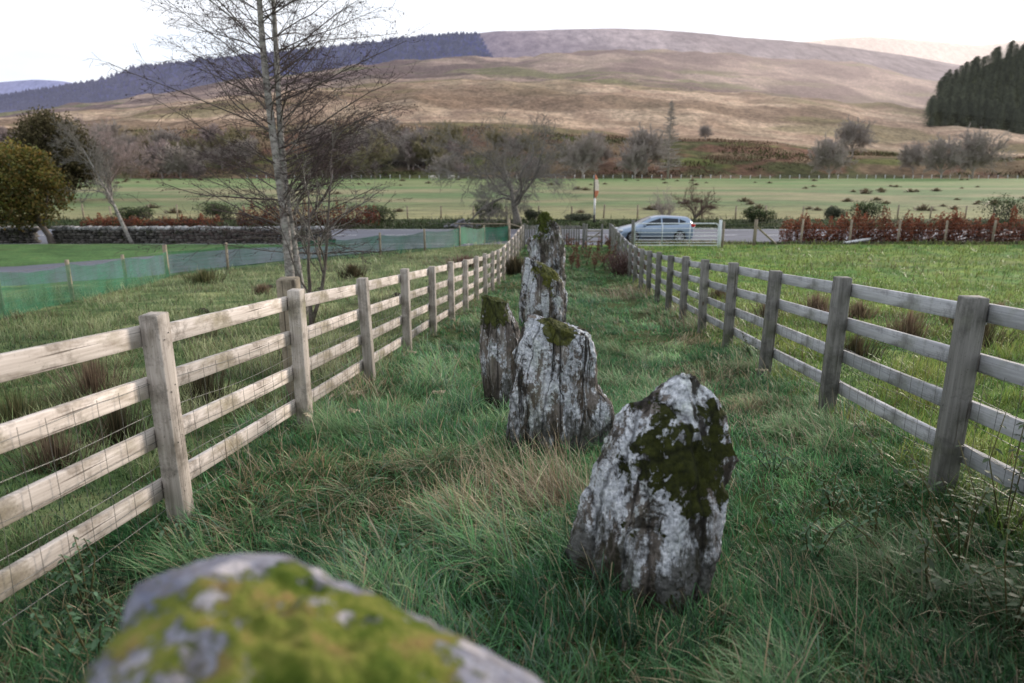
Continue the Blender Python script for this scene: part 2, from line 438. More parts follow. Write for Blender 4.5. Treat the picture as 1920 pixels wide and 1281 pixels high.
# ------------------------------------------------------------------ ground sheet
def nonuni(breaks):
    out = []
    for a, b, st in breaks: out += list(np.arange(a, b, st))
    out.append(breaks[-1][1]); return np.array(out)
GX = nonuni([(-3000, -400, 200), (-400, -80, 20), (-80, -30, 2.5), (-30, -6, .4), (-6, 8, .14), (8, 32, .4), (32, 80, 2.5), (80, 400, 20), (400, 3000, 200)])
GY = nonuni([(-300, -20, 40), (-20, -4, 2), (-4, 0, .4), (0, 14, .14), (14, 38, .3), (38, 60, 1), (60, 260, 5), (260, 900, 40), (900, 4200, 300)])
X, Y = np.meshgrid(GX, GY)
Z = gz(X, Y)
Z = np.where((Y > 37.9) & (Y < 48), ROADZ - .05, Z)
# side road: near and far edges of the lane behind the netting
NEAR = [(-60, 10), (-30, 17.5), (-17, 21.6), (-14.2, 23.6), (-12.4, 26.5), (-9.5, 29.6), (-5.5, 33.3), (-1.2, 36.8), (0, 37.85)]
FARE = [(-60, 20), (-30, 24.5), (-20, 27.6), (-16.5, 30.6), (-13.6, 33.6), (-11.6, 35.9), (-9.6, 37.0), (-8.0, 37.5), (-7.4, 37.85)]
def lane_mask(x, y):
    ny = np.interp(x, [p[0] for p in NEAR], [p[1] for p in NEAR], left=10, right=99)
    fy = np.interp(x, [p[0] for p in FARE], [p[1] for p in FARE], right=37.9)
    return (y > ny) & (y < fy) & (x < 0)
def lane_z(x, y): return -3.96 - .27 * sm(33, 38, np.asarray(y, float)) + .5 * sm(24, 14, np.asarray(y, float))
def lane_soft(x, y):
    ny = np.interp(x, [p[0] for p in NEAR], [p[1] for p in NEAR], left=10, right=99)
    fy = np.interp(x, [p[0] for p in FARE], [p[1] for p in FARE], right=37.9)
    return sm(-.8, 0, y - ny) * sm(-.8, 0, fy - y) * (x < 1)
_gz0 = gz
LS = lane_soft(X, Y)
Z = Z * (1 - LS) + (lane_z(X, Y) - .05) * LS
def corridor(x, y):
    return (x > -2.05 + .0762 * y) & (x < 2.3 + .0762 * y)
def ground_col(x, y):
    n = fbm(x * .35, y * .35, 4)[..., None]; m = fbm(x * 1.7 + 4, y * 1.7, 4)[..., None]
    k = fbm(x * .9 + 40, y * .6 + 7, 4)[..., None]
    green = np.array([.075, .13, .05]); yel = np.array([.27, .31, .16]); dk = np.array([.03, .042, .018]); br = np.array([.085, .065, .035])
    left = green + (yel - green) * sm(.42, .68, m) ; left = left + (dk - left) * sm(.5, .72, k) * .7
    left = left + (np.array([.14, .16, .09]) - left) * sm(14, 26, y)[..., None] * .5
    right = np.array([.075, .17, .04]) + (np.array([.17, .25, .06]) - np.array([.075, .17, .04])) * sm(.35, .65, m)
    right = right + (br - right) * sm(.58, .72, k) * (1 - sm(9, 16, y))[..., None] * .7
    cor = np.array([.03, .06, .018]) + (np.array([.05, .07, .025]) - np.array([.03, .06, .018])) * sm(.4, .6, m)
    c = np.where((x > 0.1)[..., None], right, left)
    c = np.where(corridor(x, y)[..., None] & (y < 35)[..., None], cor, c)
    # mown lawn beyond the lane
    fy = np.interp(x, [p[0] for p in FARE], [p[1] for p in FARE])
    lawn = (x < -7.4) & (y >= fy) & (y < 38.6)
    c = np.where(lawn[..., None], np.array([.08, .155, .06]) * (.75 + .5 * m), c)
    dirt = (x < -10) & (np.abs(y - 38.0) < .7)
    c = np.where(dirt[..., None], np.array([.11, .075, .05]), c)
    far = y > 47.8
    n2 = fbm(x * .03, y * .09, 4)[..., None]; n3 = fbm(x * .012 + 8, y * .05 + 3, 3)[..., None]
    fc = np.array([.125, .185, .095]) + (np.array([.25, .235, .155]) - np.array([.125, .185, .095])) * sm(.42, .6, n2)
    fc = fc + (np.array([.29, .27, .16]) - fc) * (1 - sm(60, 82, y))[..., None] * .75
    fc = fc + (np.array([.13, .24, .085]) - fc) * sm(110, 170, y)[..., None] * .5
    c = np.where(far[..., None], fc, c)
    verge = (y > 47.2) & (y < 55)
    c = np.where(verge[..., None], np.array([.035, .055, .02]) * (.7 + .7 * m), c)
    nv = (y > 35.6) & (y < 38.4) & (x > -.5)
    c = np.where(nv[..., None], np.array([.1, .1, .05]) + np.array([.1, .085, .05]) * sm(.45, .6, m), c)
    return c
H, W = X.shape
ii = np.arange(H * W).reshape(H, W)
quads = np.stack([ii[:-1, :-1], ii[:-1, 1:], ii[1:, 1:], ii[1:, :-1]], -1).reshape(-1, 4)
go = mk('ground', np.stack([X, Y, Z], -1).reshape(-1, 3), quads, 'turf', col=ground_col(X, Y).reshape(-1, 3), smooth=True)
tag(go, kind='structure')

def strip(name, A, B, zf, mat, n=1):
    V = []; Fs = []
    for (a, b) in zip(A, B):
        for k in range(n + 1):
            x = a[0] + (b[0] - a[0]) * k / n; y = a[1] + (b[1] - a[1]) * k / n
            V.append((x, y, float(zf(x, y))))
    for i in range(len(A) - 1):
        for k in range(n):
            p = i * (n + 1) + k; Fs.append((p, p + n + 1, p + n + 2, p + 1))
    o = mk(name, V, Fs, mat, smooth=True); tag(o, kind='structure'); return o
strip('road', [(-900, 38.0), (-60, 37.9), (0, 37.8), (60, 37.9), (900, 38.0)], [(-900, 47.6), (-60, 47.6), (0, 47.5), (60, 47.6), (900, 47.6)], lambda x, y: ROADZ, 'asphalt', 4)
# lane resampled
def resample(P, n=60):
    P = np.array(P, float); d = np.concatenate([[0], np.cumsum(np.hypot(*np.diff(P, axis=0).T))])
    t = np.linspace(0, d[-1], n); return list(zip(np.interp(t, d, P[:, 0]), np.interp(t, d, P[:, 1])))
strip('side_road', resample(NEAR), resample(FARE), lambda x, y: lane_z(x, y) + (.0 if y < 37.6 else 0), 'asphalt', 4)
mb = MB()
for x0 in np.arange(-80, 120, 6.0):
    mb.add([(x0, 43.3, ROADZ + .005), (x0 + 4.2, 43.3, ROADZ + .005), (x0 + 4.2, 43.42, ROADZ + .005), (x0, 43.42, ROADZ + .005)], [(0, 1, 2, 3)])
for y0 in (38.25, 47.1):
    mb.add([(-200, y0, ROADZ + .005), (200, y0, ROADZ + .005), (200, y0 + .1, ROADZ + .005), (-200, y0 + .1, ROADZ + .005)], [(0, 1, 2, 3)])
tag(mb.build('road_markings', 'white_paint'), kind='structure')

# ------------------------------------------------------------------ hills
def hp(px, py, Yd):
    d = ray(px, py); return d[0] / d[1] * Yd, Yd, d[2] / d[1] * Yd
def hz(px, py, Yd):
    """height of a sight line at forward distance Yd"""
    v = 640.5 - np.asarray(py, float)
    return (-F * ST + v * CT) / (F * CT + v * ST) * Yd
def hill(name, lines, pxs, ys, colf, mat, amp, nsc):
    """lines: list of (Y, [(px,py)..] or z) control lines; surface interpolated between them"""
    U = np.array(pxs, float); YS = np.array(ys, float)
    LY = np.array([l[0] for l in lines])
    LZ = []
    for (yd, c) in lines:
        if isinstance(c, (int, float)): LZ.append(np.full(len(U), float(c)))
        else: LZ.append(hz(0, np.interp(U, [p[0] for p in c], [p[1] for p in c]), yd))
    LZ = np.array(LZ)
    P = np.zeros((len(YS), len(U), 3))
    for i, y in enumerate(YS):
        k = min(max(np.searchsorted(LY, y) - 1, 0), len(LY) - 2)
        t = (y - LY[k]) / (LY[k + 1] - LY[k]); t = t * t * (3 - 2 * t) * .45 + t * .55
        z = LZ[k] * (1 - t) + LZ[k + 1] * t
        # approximate azimuth columns: pixel column at mid height
        P[i, :, 0] = (U - 960) / (F * CT + 400 * ST) * y; P[i, :, 1] = y; P[i, :, 2] = z
    r = fbm(P[..., 0] * nsc + 30, P[..., 1] * nsc * .8 + 12, 5) - .5
    fade = sm(0, .06, (P[..., 1] - YS[0]) / (YS[-1] - YS[0]))
    P[..., 2] += amp(P[..., 1]) * r * fade
    c, h = colf(P)
    hh, ww = P.shape[:2]; idx = np.arange(hh * ww).reshape(hh, ww)
    q = np.stack([idx[:-1, :-1], idx[:-1, 1:], idx[1:, 1:], idx[1:, :-1]], -1).reshape(-1, 4)
    o = mk(name, P.reshape(-1, 3), q, mat, col=c.reshape(-1, 3), haze=h.reshape(-1, 3), smooth=True)
    tag(o, kind='structure'); return o, P
def lerp(a, b, t): return np.asarray(a) + (np.asarray(b) - np.asarray(a)) * t
PXA = np.concatenate([np.linspace(-900, -100, 60), np.linspace(-90, 2050, 520), np.linspace(2060, 2900, 60)])
ridgeA = [(-900, 240), (-500, 235), (0, 216), (150, 199), (250, 186), (400, 160), (500, 146), (700, 122), (800, 112), (930, 107), (1150, 96), (1300, 99), (1380, 104), (1480, 113), (1620, 123), (1740, 150), (1920, 170), (2900, 190)]
midA = [(-900, 248), (0, 233), (250, 207), (500, 176), (700, 156), (930, 150), (1150, 152), (1300, 168), (1450, 184), (1620, 198), (1740, 210), (1920, 236), (2900, 255)]
dipA = [(-900, 246), (0, 231), (250, 204), (500, 172), (700, 150), (930, 145), (1150, 146), (1300, 163), (1450, 182), (1620, 200), (1740, 212), (1920, 240), (2900, 260)]
bankA = [(-900, 250), (0, 238), (250, 240), (500, 234), (700, 236), (930, 243), (1100, 262), (1300, 266), (1450, 272), (1620, 284), (1740, 292), (1920, 297), (2900, 310)]
def colA(P):
    x, y, z = P[..., 0], P[..., 1], P[..., 2]
    u = x / y
    n = fbm(x * .012, y * .02 + 5, 5)[..., None]; m = fbm(x * .045 + 70, y * .06, 5)[..., None]; s = fbm(x * .006 + 9, y * .03, 4)[..., None]
    pink = lerp([.43, .31, .23], [.6, .46, .34], sm(.35, .65, m)); pink = lerp(pink, [.24, .17, .12], sm(.48, .62, s) * .8); pink = lerp(pink, [.2, .19, .09], sm(.54, .66, fbm(x * .01 + 33, y * .03 + 2, 4))[..., None] * .6)
    up = lerp([.17, .125, .115], [.38, .29, .24], sm(.38, .64, n)); up = lerp(up, [.17, .17, .085], sm(.52, .7, s))
    bank = lerp([.24, .175, .11], [.1, .105, .045], sm(.4, .58, m)); bank = lerp(bank, [.19, .095, .07], sm(.55, .66, fbm(x * .06 + 13, y * .08 + 8, 4))[..., None] * .7)
    bank = lerp(bank, [.13, .165, .045], sm(.56, .66, fbm(x * .03 + 3, y * .05 + 8, 4))[..., None] * .8)
    t1 = sm(300, 350, y + 50 * (n[..., 0] - .5))[..., None]
    c = lerp(bank, pink, t1)
    c = lerp(c, up, sm(570, 640, y + 90 * (m[..., 0] - .5))[..., None])
    L = sm(-.42, -.7, u)[..., None]
    c = lerp(c, lerp([.1, .13, .045], [.2, .15, .1], m), L * (1 - sm(300, 420, y))[..., None] * .8)
    hz_ = lerp([.012, .011, .013], [.36, .285, .25], sm(250, 1050, y)[..., None] * sm(-.2, .6, u)[..., None])  # warm sun glare painted into the haze, stronger far off to the right
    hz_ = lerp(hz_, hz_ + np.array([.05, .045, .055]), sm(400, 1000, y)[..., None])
    return c, hz_
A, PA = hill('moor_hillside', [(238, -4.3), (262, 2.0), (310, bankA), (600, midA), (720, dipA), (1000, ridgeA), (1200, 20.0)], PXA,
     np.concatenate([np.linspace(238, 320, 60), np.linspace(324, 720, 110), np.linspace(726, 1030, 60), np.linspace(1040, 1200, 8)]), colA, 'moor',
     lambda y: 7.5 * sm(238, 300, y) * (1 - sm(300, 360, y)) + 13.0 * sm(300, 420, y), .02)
def az(px, py, y0=240, y1=1000):
    """where the sight line through (px, py) meets the hillside"""
    j = np.argmin(np.abs(PXA - ((px - 960) / (F * CT + (640.5 - py) * ST) * (F * CT + 400 * ST) + 960)))
    colm = PA[:, j]
    zl = hz(0, py, colm[:, 1]); below = np.where((colm[:, 2] >= zl) & (colm[:, 1] >= y0))[0]
    k = below[0] if len(below) else 40
    return tuple(colm[k])

skyB = [(-900, 230), (-300, 200), (0, 186), (130, 165), (220, 146), (270, 126), (480, 104), (560, 96), (700, 80), (800, 69), (890, 64), (930, 59), (1000, 57), (1140, 53), (1210, 54), (1290, 61), (1400, 73), (1500, 82), (1600, 93), (1700, 108), (2000, 160), (2900, 200)]
def colB(P):
    x, y, z = P[..., 0], P[..., 1], P[..., 2]; u = x / y
    n = fbm(x * .004, y * .006, 5)[..., None]
    fo = (u < -.022 - (y - 1450) / 350 * .03)[..., None]
    moor = lerp([.2, .165, .17], [.32, .27, .27], sm(.35, .65, n))
    fc = lerp([.05, .055, .1], [.085, .09, .15], n)  # blue of the distance haze is mixed into the forest colour
    c = np.where(fo, fc, moor)
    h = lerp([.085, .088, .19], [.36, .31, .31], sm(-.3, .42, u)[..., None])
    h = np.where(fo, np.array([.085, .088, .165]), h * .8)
    g = ((u < -.64) & (y < 1180))[..., None]
    c = np.where(g, [.07, .16, .07], c)
    return c, h
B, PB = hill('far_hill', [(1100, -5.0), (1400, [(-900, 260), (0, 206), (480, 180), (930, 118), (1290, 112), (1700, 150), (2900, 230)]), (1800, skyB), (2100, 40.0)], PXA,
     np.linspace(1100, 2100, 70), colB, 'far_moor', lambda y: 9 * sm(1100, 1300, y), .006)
def colD(a, h):
    def f(P):
        n = fbm(P[..., 0] * .002, P[..., 1] * .004, 4)[..., None]
        u = (P[..., 0] / P[..., 1])[..., None]
        return np.ones(P.shape) * np.array(a) * (.9 + .2 * n), np.ones(P.shape) * np.array(h) * (1 + .15 * sm(.45, .62, u) - .1 * sm(.6, .75, u))
    return f
hill('distant_hill', [(3000, -5.0), (3900, [(-900, 200), (1380, 105), (1440, 84), (1500, 76), (1550, 70), (1610, 67), (1700, 73), (1810, 83), (1860, 78), (1920, 68), (2300, 40), (2900, 80)]), (4300, 0.0)],
     np.linspace(1300, 2900, 160), np.linspace(3000, 4300, 24), colD([.3, .26, .23], [.74, .63, .58]), 'far_moor', lambda y: 6 * sm(3000, 3600, y), .002)  # pale airlight painted on as colour and glow
hill('low_distant_hill', [(2600, -5.0), (3200, [(-900, 160), (-300, 165), (0, 151), (80, 145), (130, 148), (250, 170), (500, 220)]), (3500, 0.0)],
     np.linspace(-900, 500, 120), np.linspace(2600, 3500, 20), colD([.17, .17, .26], [.2, .22, .36]), 'far_moor', lambda y: 6 * sm(2600, 3100, y), .002)  # bluish airlight painted into colour and glow

# ------------------------------------------------------------------ trees
def grow(paths, p, d, L, r, lvl, P, R):
    nseg = P['seg'][lvl]; pts = [p.copy()]; rad = [r]
    tip = P.get('tip', .25) if lvl < P['depth'] - 1 else .3
    w = P['wander'][lvl]; up = P['up'][lvl]
    for i in range(nseg):
        d = (d + Vector((R.gauss(0, w), R.gauss(0, w), R.gauss(0, w) + up))).normalized()
        p = p + d * (L / nseg); pts.append(p.copy()); rad.append(r * (1 - (1 - tip) * (i + 1) / nseg))
    paths.append((pts, rad, lvl))
    if lvl + 1 >= P['depth']: return
    n = P['n'][lvl]; n = max(1, int(round(n * R.uniform(.8, 1.2))))
    for k in range(n):
        t = P['from'][lvl] + (1 - P['from'][lvl]) * (k + R.random()) / n
        fi = t * nseg; i = min(int(fi), nseg - 1); f = fi - i
        q = pts[i].lerp(pts[i + 1], f); dd = (pts[i + 1] - pts[i]).normalized()
        a = R.uniform(*P['ang'][lvl]); ph = R.uniform(0, 2 * pi)
        o = dd.orthogonal().normalized(); o2 = dd.cross(o)
        nd = dd * cos(a) + (o * cos(ph) + o2 * sin(ph)) * sin(a)
        if 'flat' in P: nd.z *= P['flat'][lvl]; nd.normalize()
        fall = 1 - P['fall'][lvl] * t
        grow(paths, q, nd, L * P['ratio'][lvl] * fall * R.uniform(.7, 1.2), (rad[i] * (1 - f) + rad[i + 1] * f) * P['rr'][lvl], lvl + 1, P, R)
def tree_mesh(paths, rmin=.002):
    """splits the grown paths in trunk / limbs / twigs meshes"""
    out = [MB(), MB(), MB()]
    for pts, rad, lvl in paths:
        rad = [max(q, rmin) for q in rad]
        if lvl == 0: out[0].tube(pts, rad, 9)
        elif lvl == 1: out[1].tube(pts, rad, 5, False)
        else: out[2].tube(pts, rad, 3, False)
    return out
def plant_tree(name, loc, label, cat, P, seed, H, r0, mats=('bark_grey', 'bark_grey', 'bark_twig'), rmin=.002, group=None, lean=(0, 0), rz=0):
    R = random.Random(seed); paths = []
    grow(paths, Vector((0, 0, -.15)), Vector((lean[0], lean[1], 1)).normalized(), H, r0, 0, P, R)
    t = thing(name, loc, label, cat, group, rz)
    a, b, c = tree_mesh(paths, rmin)
    a.build('trunk', mats[0], t, True); b.build('limbs', mats[1], t, True)
    if c.v: c.build('crown', mats[2], t, True)
    return t, paths
ROUND = dict(depth=5, seg=[5, 7, 6, 5, 4], wander=[.08, .2, .22, .22, .2], up=[.02, .06, .05, .05, .02], n=[9, 8, 7, 6], ang=[(.5, 1.2), (.4, 1.0), (.4, 1.0), (.4, 1.0)],
             ratio=[.95, .6, .55, .5], rr=[.6, .55, .55, .55], fall=[.25, .3, .3, .3], **{'from': [.35, .15, .1, .1]})
SPREAD = dict(depth=5, seg=[5, 8, 7, 5, 4], wander=[.1, .24, .25, .25, .25], up=[.02, -.005, .02, 0, -.04], n=[9, 9, 8, 7], ang=[(.7, 1.35), (.4, 1.1), (.4, 1.1), (.4, 1.0)],
             ratio=[1.25, .55, .5, .45], rr=[.55, .5, .5, .5], fall=[.25, .3, .3, .3], **{'from': [.5, .15, .1, .1]})
SHRUB = dict(depth=4, seg=[2, 7, 6, 5], wander=[.1, .18, .22, .25], up=[0, .04, .03, .02], n=[14, 8, 7], ang=[(.2, 1.1), (.3, .9), (.3, 1.0)],
             ratio=[5.0, .55, .5], rr=[.6, .5, .5], fall=[.0, .3, .3], **{'from': [.1, .15, .1]})
# foreground alder: two close stems with many spreading branches
def main_tree():
    by = 12.8; bx, bz = -4.17, None
    bz = g1(bx, by)
    t = thing('alder_tree', (bx, by, bz), 'tall bare twin-stemmed tree with pale bark and dark cones behind the left rail fence', 'tree')
    R = random.Random(5); trunk = MB(); limbs = MB(); twigs = MB(); cones = MB()
    P = dict(depth=4, seg=[10, 8, 6, 4], wander=[0, .07, .16, .2], up=[0, .012, .012, .015], n=[0, 13, 6], ang=[0, (.4, .9), (.4, 1.0)],
             ratio=[0, .36, .42], rr=[.5, .5, .55], fall=[0, .45, .3], flat=[1, .55, .8], **{'from': [0, .1, .1]})
    stems = []
    for s, (x0, x1, Hh, r0) in enumerate([(-.05, -.24, 8.6, .096), (.13, .1, 8.2, .08)]):
        pts = []; rad = []
        for i in range(26):
            f = i / 25
            pts.append(Vector((x0 + (x1 - x0) * f + .035 * sin(f * 9 + s * 2) + (.06 * f if s == 0 else -.13 * sin(f * 3.0) * .9), .12 * s + .05 * sin(f * 7 + s), -.2 + Hh * f)))
            rad.append(r0 * (1 - f) ** .8 * .93 + .008 + .02 * math.exp(-i))
        trunk.tube(pts, rad, 12); stems.append((pts, rad))
        for k in range(90):
            z = 1.2 + (Hh - 1.5) * (k + R.random()) / 90
            f = (z + .2) / Hh * 25; i = min(int(f), 24); q = pts[i].lerp(pts[i + 1], f - i); rr = rad[i]
            ph = R.uniform(-1.0, 1.0) + (0 if R.random() < .5 else pi)
            if R.random() < .28: ph += pi / 2
            el = R.uniform(.16, .72) if z > 1.6 else R.uniform(-.15, .35)
            if z > 5.5: el += .25
            L = R.uniform(1.3, 2.75) * (1 if z < 5 else max(.3, 1 - (z - 5) / 4.2))
            d = Vector((cos(ph) * cos(el), sin(ph) * cos(el), sin(el)))
            paths = []
            grow(paths, q, d, L, max(.006, min(rr * .32, .02) * R.uniform(.45, 1)), 1, P, R)
            for pp, rd, lv in paths:
                rd = [max(v, .0021) for v in rd]
                (limbs if lv == 1 else twigs).tube(pp, rd, 5 if lv == 1 else 3, False)
                if lv == 3 and R.random() < .3 or lv == 2 and R.random() < .35:
                    for _ in range(R.choice((1, 1, 2))):
                        c = pp[R.randrange(1, len(pp))] + Vector((R.gauss(0, .012), R.gauss(0, .012), -.012)); h = R.uniform(.007, .012)
                        cones.add([c + Vector(w) * h for w in ((1, 0, 0), (0, 1, 0), (-1, 0, 0), (0, -1, 0), (0, 0, 1.4), (0, 0, -1.4))],
                                  [(0, 1, 4), (1, 2, 4), (2, 3, 4), (3, 0, 4), (1, 0, 5), (2, 1, 5), (3, 2, 5), (0, 3, 5)])
    # the heavy low forks reaching right
    for (z, x, tgt, r) in ((1.5, .1, Vector((2.0, .3, 1.55)), .032), (1.95, .12, Vector((1.7, -.3, 1.9)), .03), (1.75, -.1, Vector((-1.3, .2, .5)), .022), (2.3, .1, Vector((1.2, .4, 1.1)), .026)):
        paths = []
        P2 = dict(P); P2['wander'] = [0, .1, .18, .2]
        grow(paths, Vector((x, .05, z)), tgt.normalized(), tgt.length, r, 1, P2, R)
        for pp, rd, lv in paths: (limbs if lv == 1 else twigs).tube(pp, [max(v, .0022) for v in rd], 6 if lv == 1 else 3, False)
    trunk.build('trunk', 'bark_pale', t, True); limbs.build('limbs', 'bark_branch', t, True)
    twigs.build('twigs', 'bark_twig', t, True); cones.build('cones', 'bark_twig', t)
main_tree()
# thin multi-stemmed sapling right of it
def sapling():
    x, y = hit(583, 622)
    t = thing('sapling', (x, y, g1(x, y)), 'slender forked bare sapling leaning right of the twin-stemmed tree', 'tree')
    R = random.Random(11); paths = []
    P = dict(depth=4, seg=[8, 8, 6, 4], wander=[.05, .14, .2, .2], up=[.03, .03, .03, .02], n=[7, 9, 5], ang=[(.35, .9), (.35, .9), (.4, 1)], ratio=[.65, .4, .4], rr=[.6, .5, .5], fall=[.3, .4, .3], **{'from': [.25, .15, .1]})
    grow(paths, Vector((0, 0, -.1)), Vector((.12, 0, 1)).normalized(), 2.4, .04, 0, P, R)
    grow(paths, Vector((.01, .02, .12)), Vector((.42, .05, 1)).normalized(), 2.6, .036, 0, P, R)
    a, b, c = tree_mesh(paths, .002)
    a.build('trunk', 'bark_branch', t, True); b.build('limbs', 'bark_branch', t, True); c.build('twigs', 'bark_grey', t, True)
sapling()

def at_px(px, Yd, zbase=None):
    """ground point at forward distance Yd in the column px (as seen at its base)"""
    z = g1(0, Yd)
    dep = Yd * CT - z * ST
    x = (px - 960) * dep / F
    return x, Yd, g1(x, Yd)
# gnarled spreading tree beyond the road end of the fence
plant_tree('spreading_tree', at_px(972, 50), 'broad gnarled bare tree with grey tangled crown beyond the end of the corridor', 'tree', dict(SPREAD, ratio=[1.75, .62, .52, .46], n=[12, 11, 9, 7], fall=[.1, .3, .3, .3]), 21, 3.2, .34, ('bark_grey', 'bark_grey', 'bark_grey'), .008, lean=(-.25, 0))
plant_tree('spreading_tree', at_px(1302, 55.5), 'round bare shrubby tree on the far verge above the car', 'tree', dict(SHRUB, n=[16, 8, 7]), 31, .45, .1, ('bark_branch', 'bark_branch', 'bark_red'), .008)
plant_tree('hedgerow_shrub', at_px(1246, 56), 'thin wispy bare shrub left of the round one above the car', 'shrub', SHRUB, 33, .36, .05, ('bark_grey', 'bark_grey', 'bark_far'), .007)
# left: leaning birch
plant_tree('birch_tree', at_px(250, 38.2), 'pale leaning bare birch in front of the drystone wall', 'tree',
           dict(ROUND, wander=[.05, .16, .2, .22, .2], n=[18, 7, 6, 5], ratio=[.36, .6, .5, .5], **{'from': [.42, .15, .1, .1]}), 41, 5.6, .12, ('bark_pale', 'bark_grey', 'bark_grey'), .006, lean=(-.38, 0))

# leafy crowns -------------------------------------------------------
def leafcloud(blobs, n, size, cols, R, inner=.55, mask=None):
    """leaf quads through a set of ellipsoid blobs (cx,cy,cz,rx,ry,rz); light and dark clumps"""
    per = np.array([b[3] * b[4] * b[5] for b in blobs]) ** .67; per = per / per.sum()
    V = []; C = []
    for b, f in zip(blobs, per):
        k = int(n * f)
        d = R.normal(size=(k, 3)); d /= np.linalg.norm(d, axis=1)[:, None]
        r = inner + (1 - inner) * R.random(k) ** .6; r *= .82 + .36 * R.random(k)
        cl = fbm(d[:, 0] * 2.3 + b[0] * 1.7 + 50, d[:, 2] * 2.3 + d[:, 1] * 1.9 + b[2], 3)
        keep = cl > .41; 
        p = d * r[:, None] * np.array(b[3:6]) * (.85 + .3 * cl[:, None]) + np.array(b[:3])
        a = R.normal(size=(k, 3)); a /= np.linalg.norm(a, axis=1)[:, None]
        c = np.cross(a, R.normal(size=(k, 3))); c /= np.linalg.norm(c, axis=1)[:, None]
        s = size * (.6 + .8 * R.random(k))[:, None]
        q = np.stack([p - a * s, p - c * s * .55, p + a * s, p + c * s * .55], 1)[keep]
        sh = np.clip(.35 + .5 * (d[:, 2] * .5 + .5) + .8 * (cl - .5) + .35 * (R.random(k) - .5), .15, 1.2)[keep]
        w = R.random(k)[keep]; ci = np.array(cols)
        t = np.clip(w + (cl[keep] - .5) * 1.5, 0, .999) * (len(cols) - 1); i0 = t.astype(int); fr = (t - i0)[:, None]
        base = ci[i0] * (1 - fr) + ci[np.minimum(i0 + 1, len(cols) - 1)] * fr
        V.append(q.reshape(-1, 3)); C.append(np.repeat(base * sh[:, None], 4, axis=0))
    V = np.concatenate(V); C = np.concatenate(C)
    return V, np.arange(len(V)).reshape(-1, 4), C
LR = np.random.default_rng(99)
def leafy(name, loc, label, cat, blobs, n, size, cols, trunk=None, group=None, mat='leaf', sticks=0, stickmat='bark_branch'):
    t = thing(name, loc, label, cat, group)
    V, Fq, C = leafcloud(blobs, n, size, cols, LR)
    mk('foliage', V, Fq, mat, t, col=C)
    m = MB(); R = random.Random(int(abs(loc[0]) * 100))
    if trunk:
        for pts, rad in trunk: m.tube(pts, rad, 8)
    for k in range(sticks):
        b = R.choice(blobs); e = Vector((b[0] + R.uniform(-.9, .9) * b[3], b[1] + R.uniform(-.9, .9) * b[4], b[2] + R.uniform(.2, 1.1) * b[5]))
        s = Vector((b[0] * .6, b[1] * .6, -.05)); md = s.lerp(e, .5) + Vector((R.uniform(-.1, .1),) * 3)
        m.tube([s, md, e], [.03, .02, .006], 4)
    if m.v: m.build('trunk' if trunk else 'stems', 'bark_branch' if trunk else stickmat, t, True)
    return t
WIL = [(.07, .085, .02), (.15, .16, .035), (.27, .22, .05), (.25, .15, .04), (.11, .13, .03)]
leafy('willow_tree', at_px(100, 37.6), 'olive and rust leaved tree with curved bare trunk at the left edge', 'tree',
      [(-1.3, 0, 3.6, 1.9, 1.7, 1.7), (-2.9, .2, 2.7, 1.7, 1.5, 1.7), (0, -.2, 2.9, 1.4, 1.3, 1.6), (-1.6, -.4, 2.0, 1.5, 1.3, 1.1), (-3.6, 0, 4.0, 1.5, 1.4, 1.3), (-.4, 0, 4.3, .9, .9, .8)],
      26000, .085, WIL, [([(0, 0, -.2), (-.15, 0, .5), (-.5, 0, 1.1), (-.75, 0, 2), (-1.2, 0, 3.2)], [.2, .16, .14, .11, .05]), ([(-.5, 0, 1.1), (-1.3, .1, 1.9), (-2.3, .1, 3)], [.1, .08, .04]), ([(-.4, 0, .9), (-.1, 0, 1.8), (.2, 0, 2.9)], [.09, .06, .03])])
# dense dark round bare tree behind it
def dome_tree(px, Yd, w, h, label, mats=('bark_green',) * 3, seed=51, rmin=.02, n=(14, 9, 8, 6)):
    P = dict(ROUND, n=list(n), wander=[.05, .12, .16, .2, .2], ang=[(.25, 1.15), (.3, .8), (.3, .9), (.4, 1)], ratio=[2.2, .5, .5, .5], up=[0, .02, .02, .02, .02], **{'from': [.5, .2, .1, .1]})
    return plant_tree('bare_tree', at_px(px, Yd), label, 'tree', P, seed, h * .3, h * .035, mats, rmin)
leafy('domed_tree', at_px(112, 85), 'dense dark olive domed tree standing tallest at left beyond the road', 'tree',
      [(0, 0, 6.2, 4.2, 3.6, 4.2), (-2.2, 0, 5.0, 3.2, 3, 3.2), (2.4, 0, 4.9, 3.2, 3, 3.3), (.6, -1, 4.0, 3.6, 3, 2.8), (0, 0, 7.6, 3, 3, 2.6)], 30000, .16,
      [(.055, .05, .026), (.1, .09, .045), (.15, .125, .07)], [([(0, 0, -.3), (0, 0, 2.2), (.1, 0, 5)], [.45, .38, .15])], sticks=150, mat='dry_leaf')
dome_tree(205, 92, 10, 12, 'hazy purple-grey bare tree behind the leaning birch', ('bark_purple',) * 3, 57, .016)

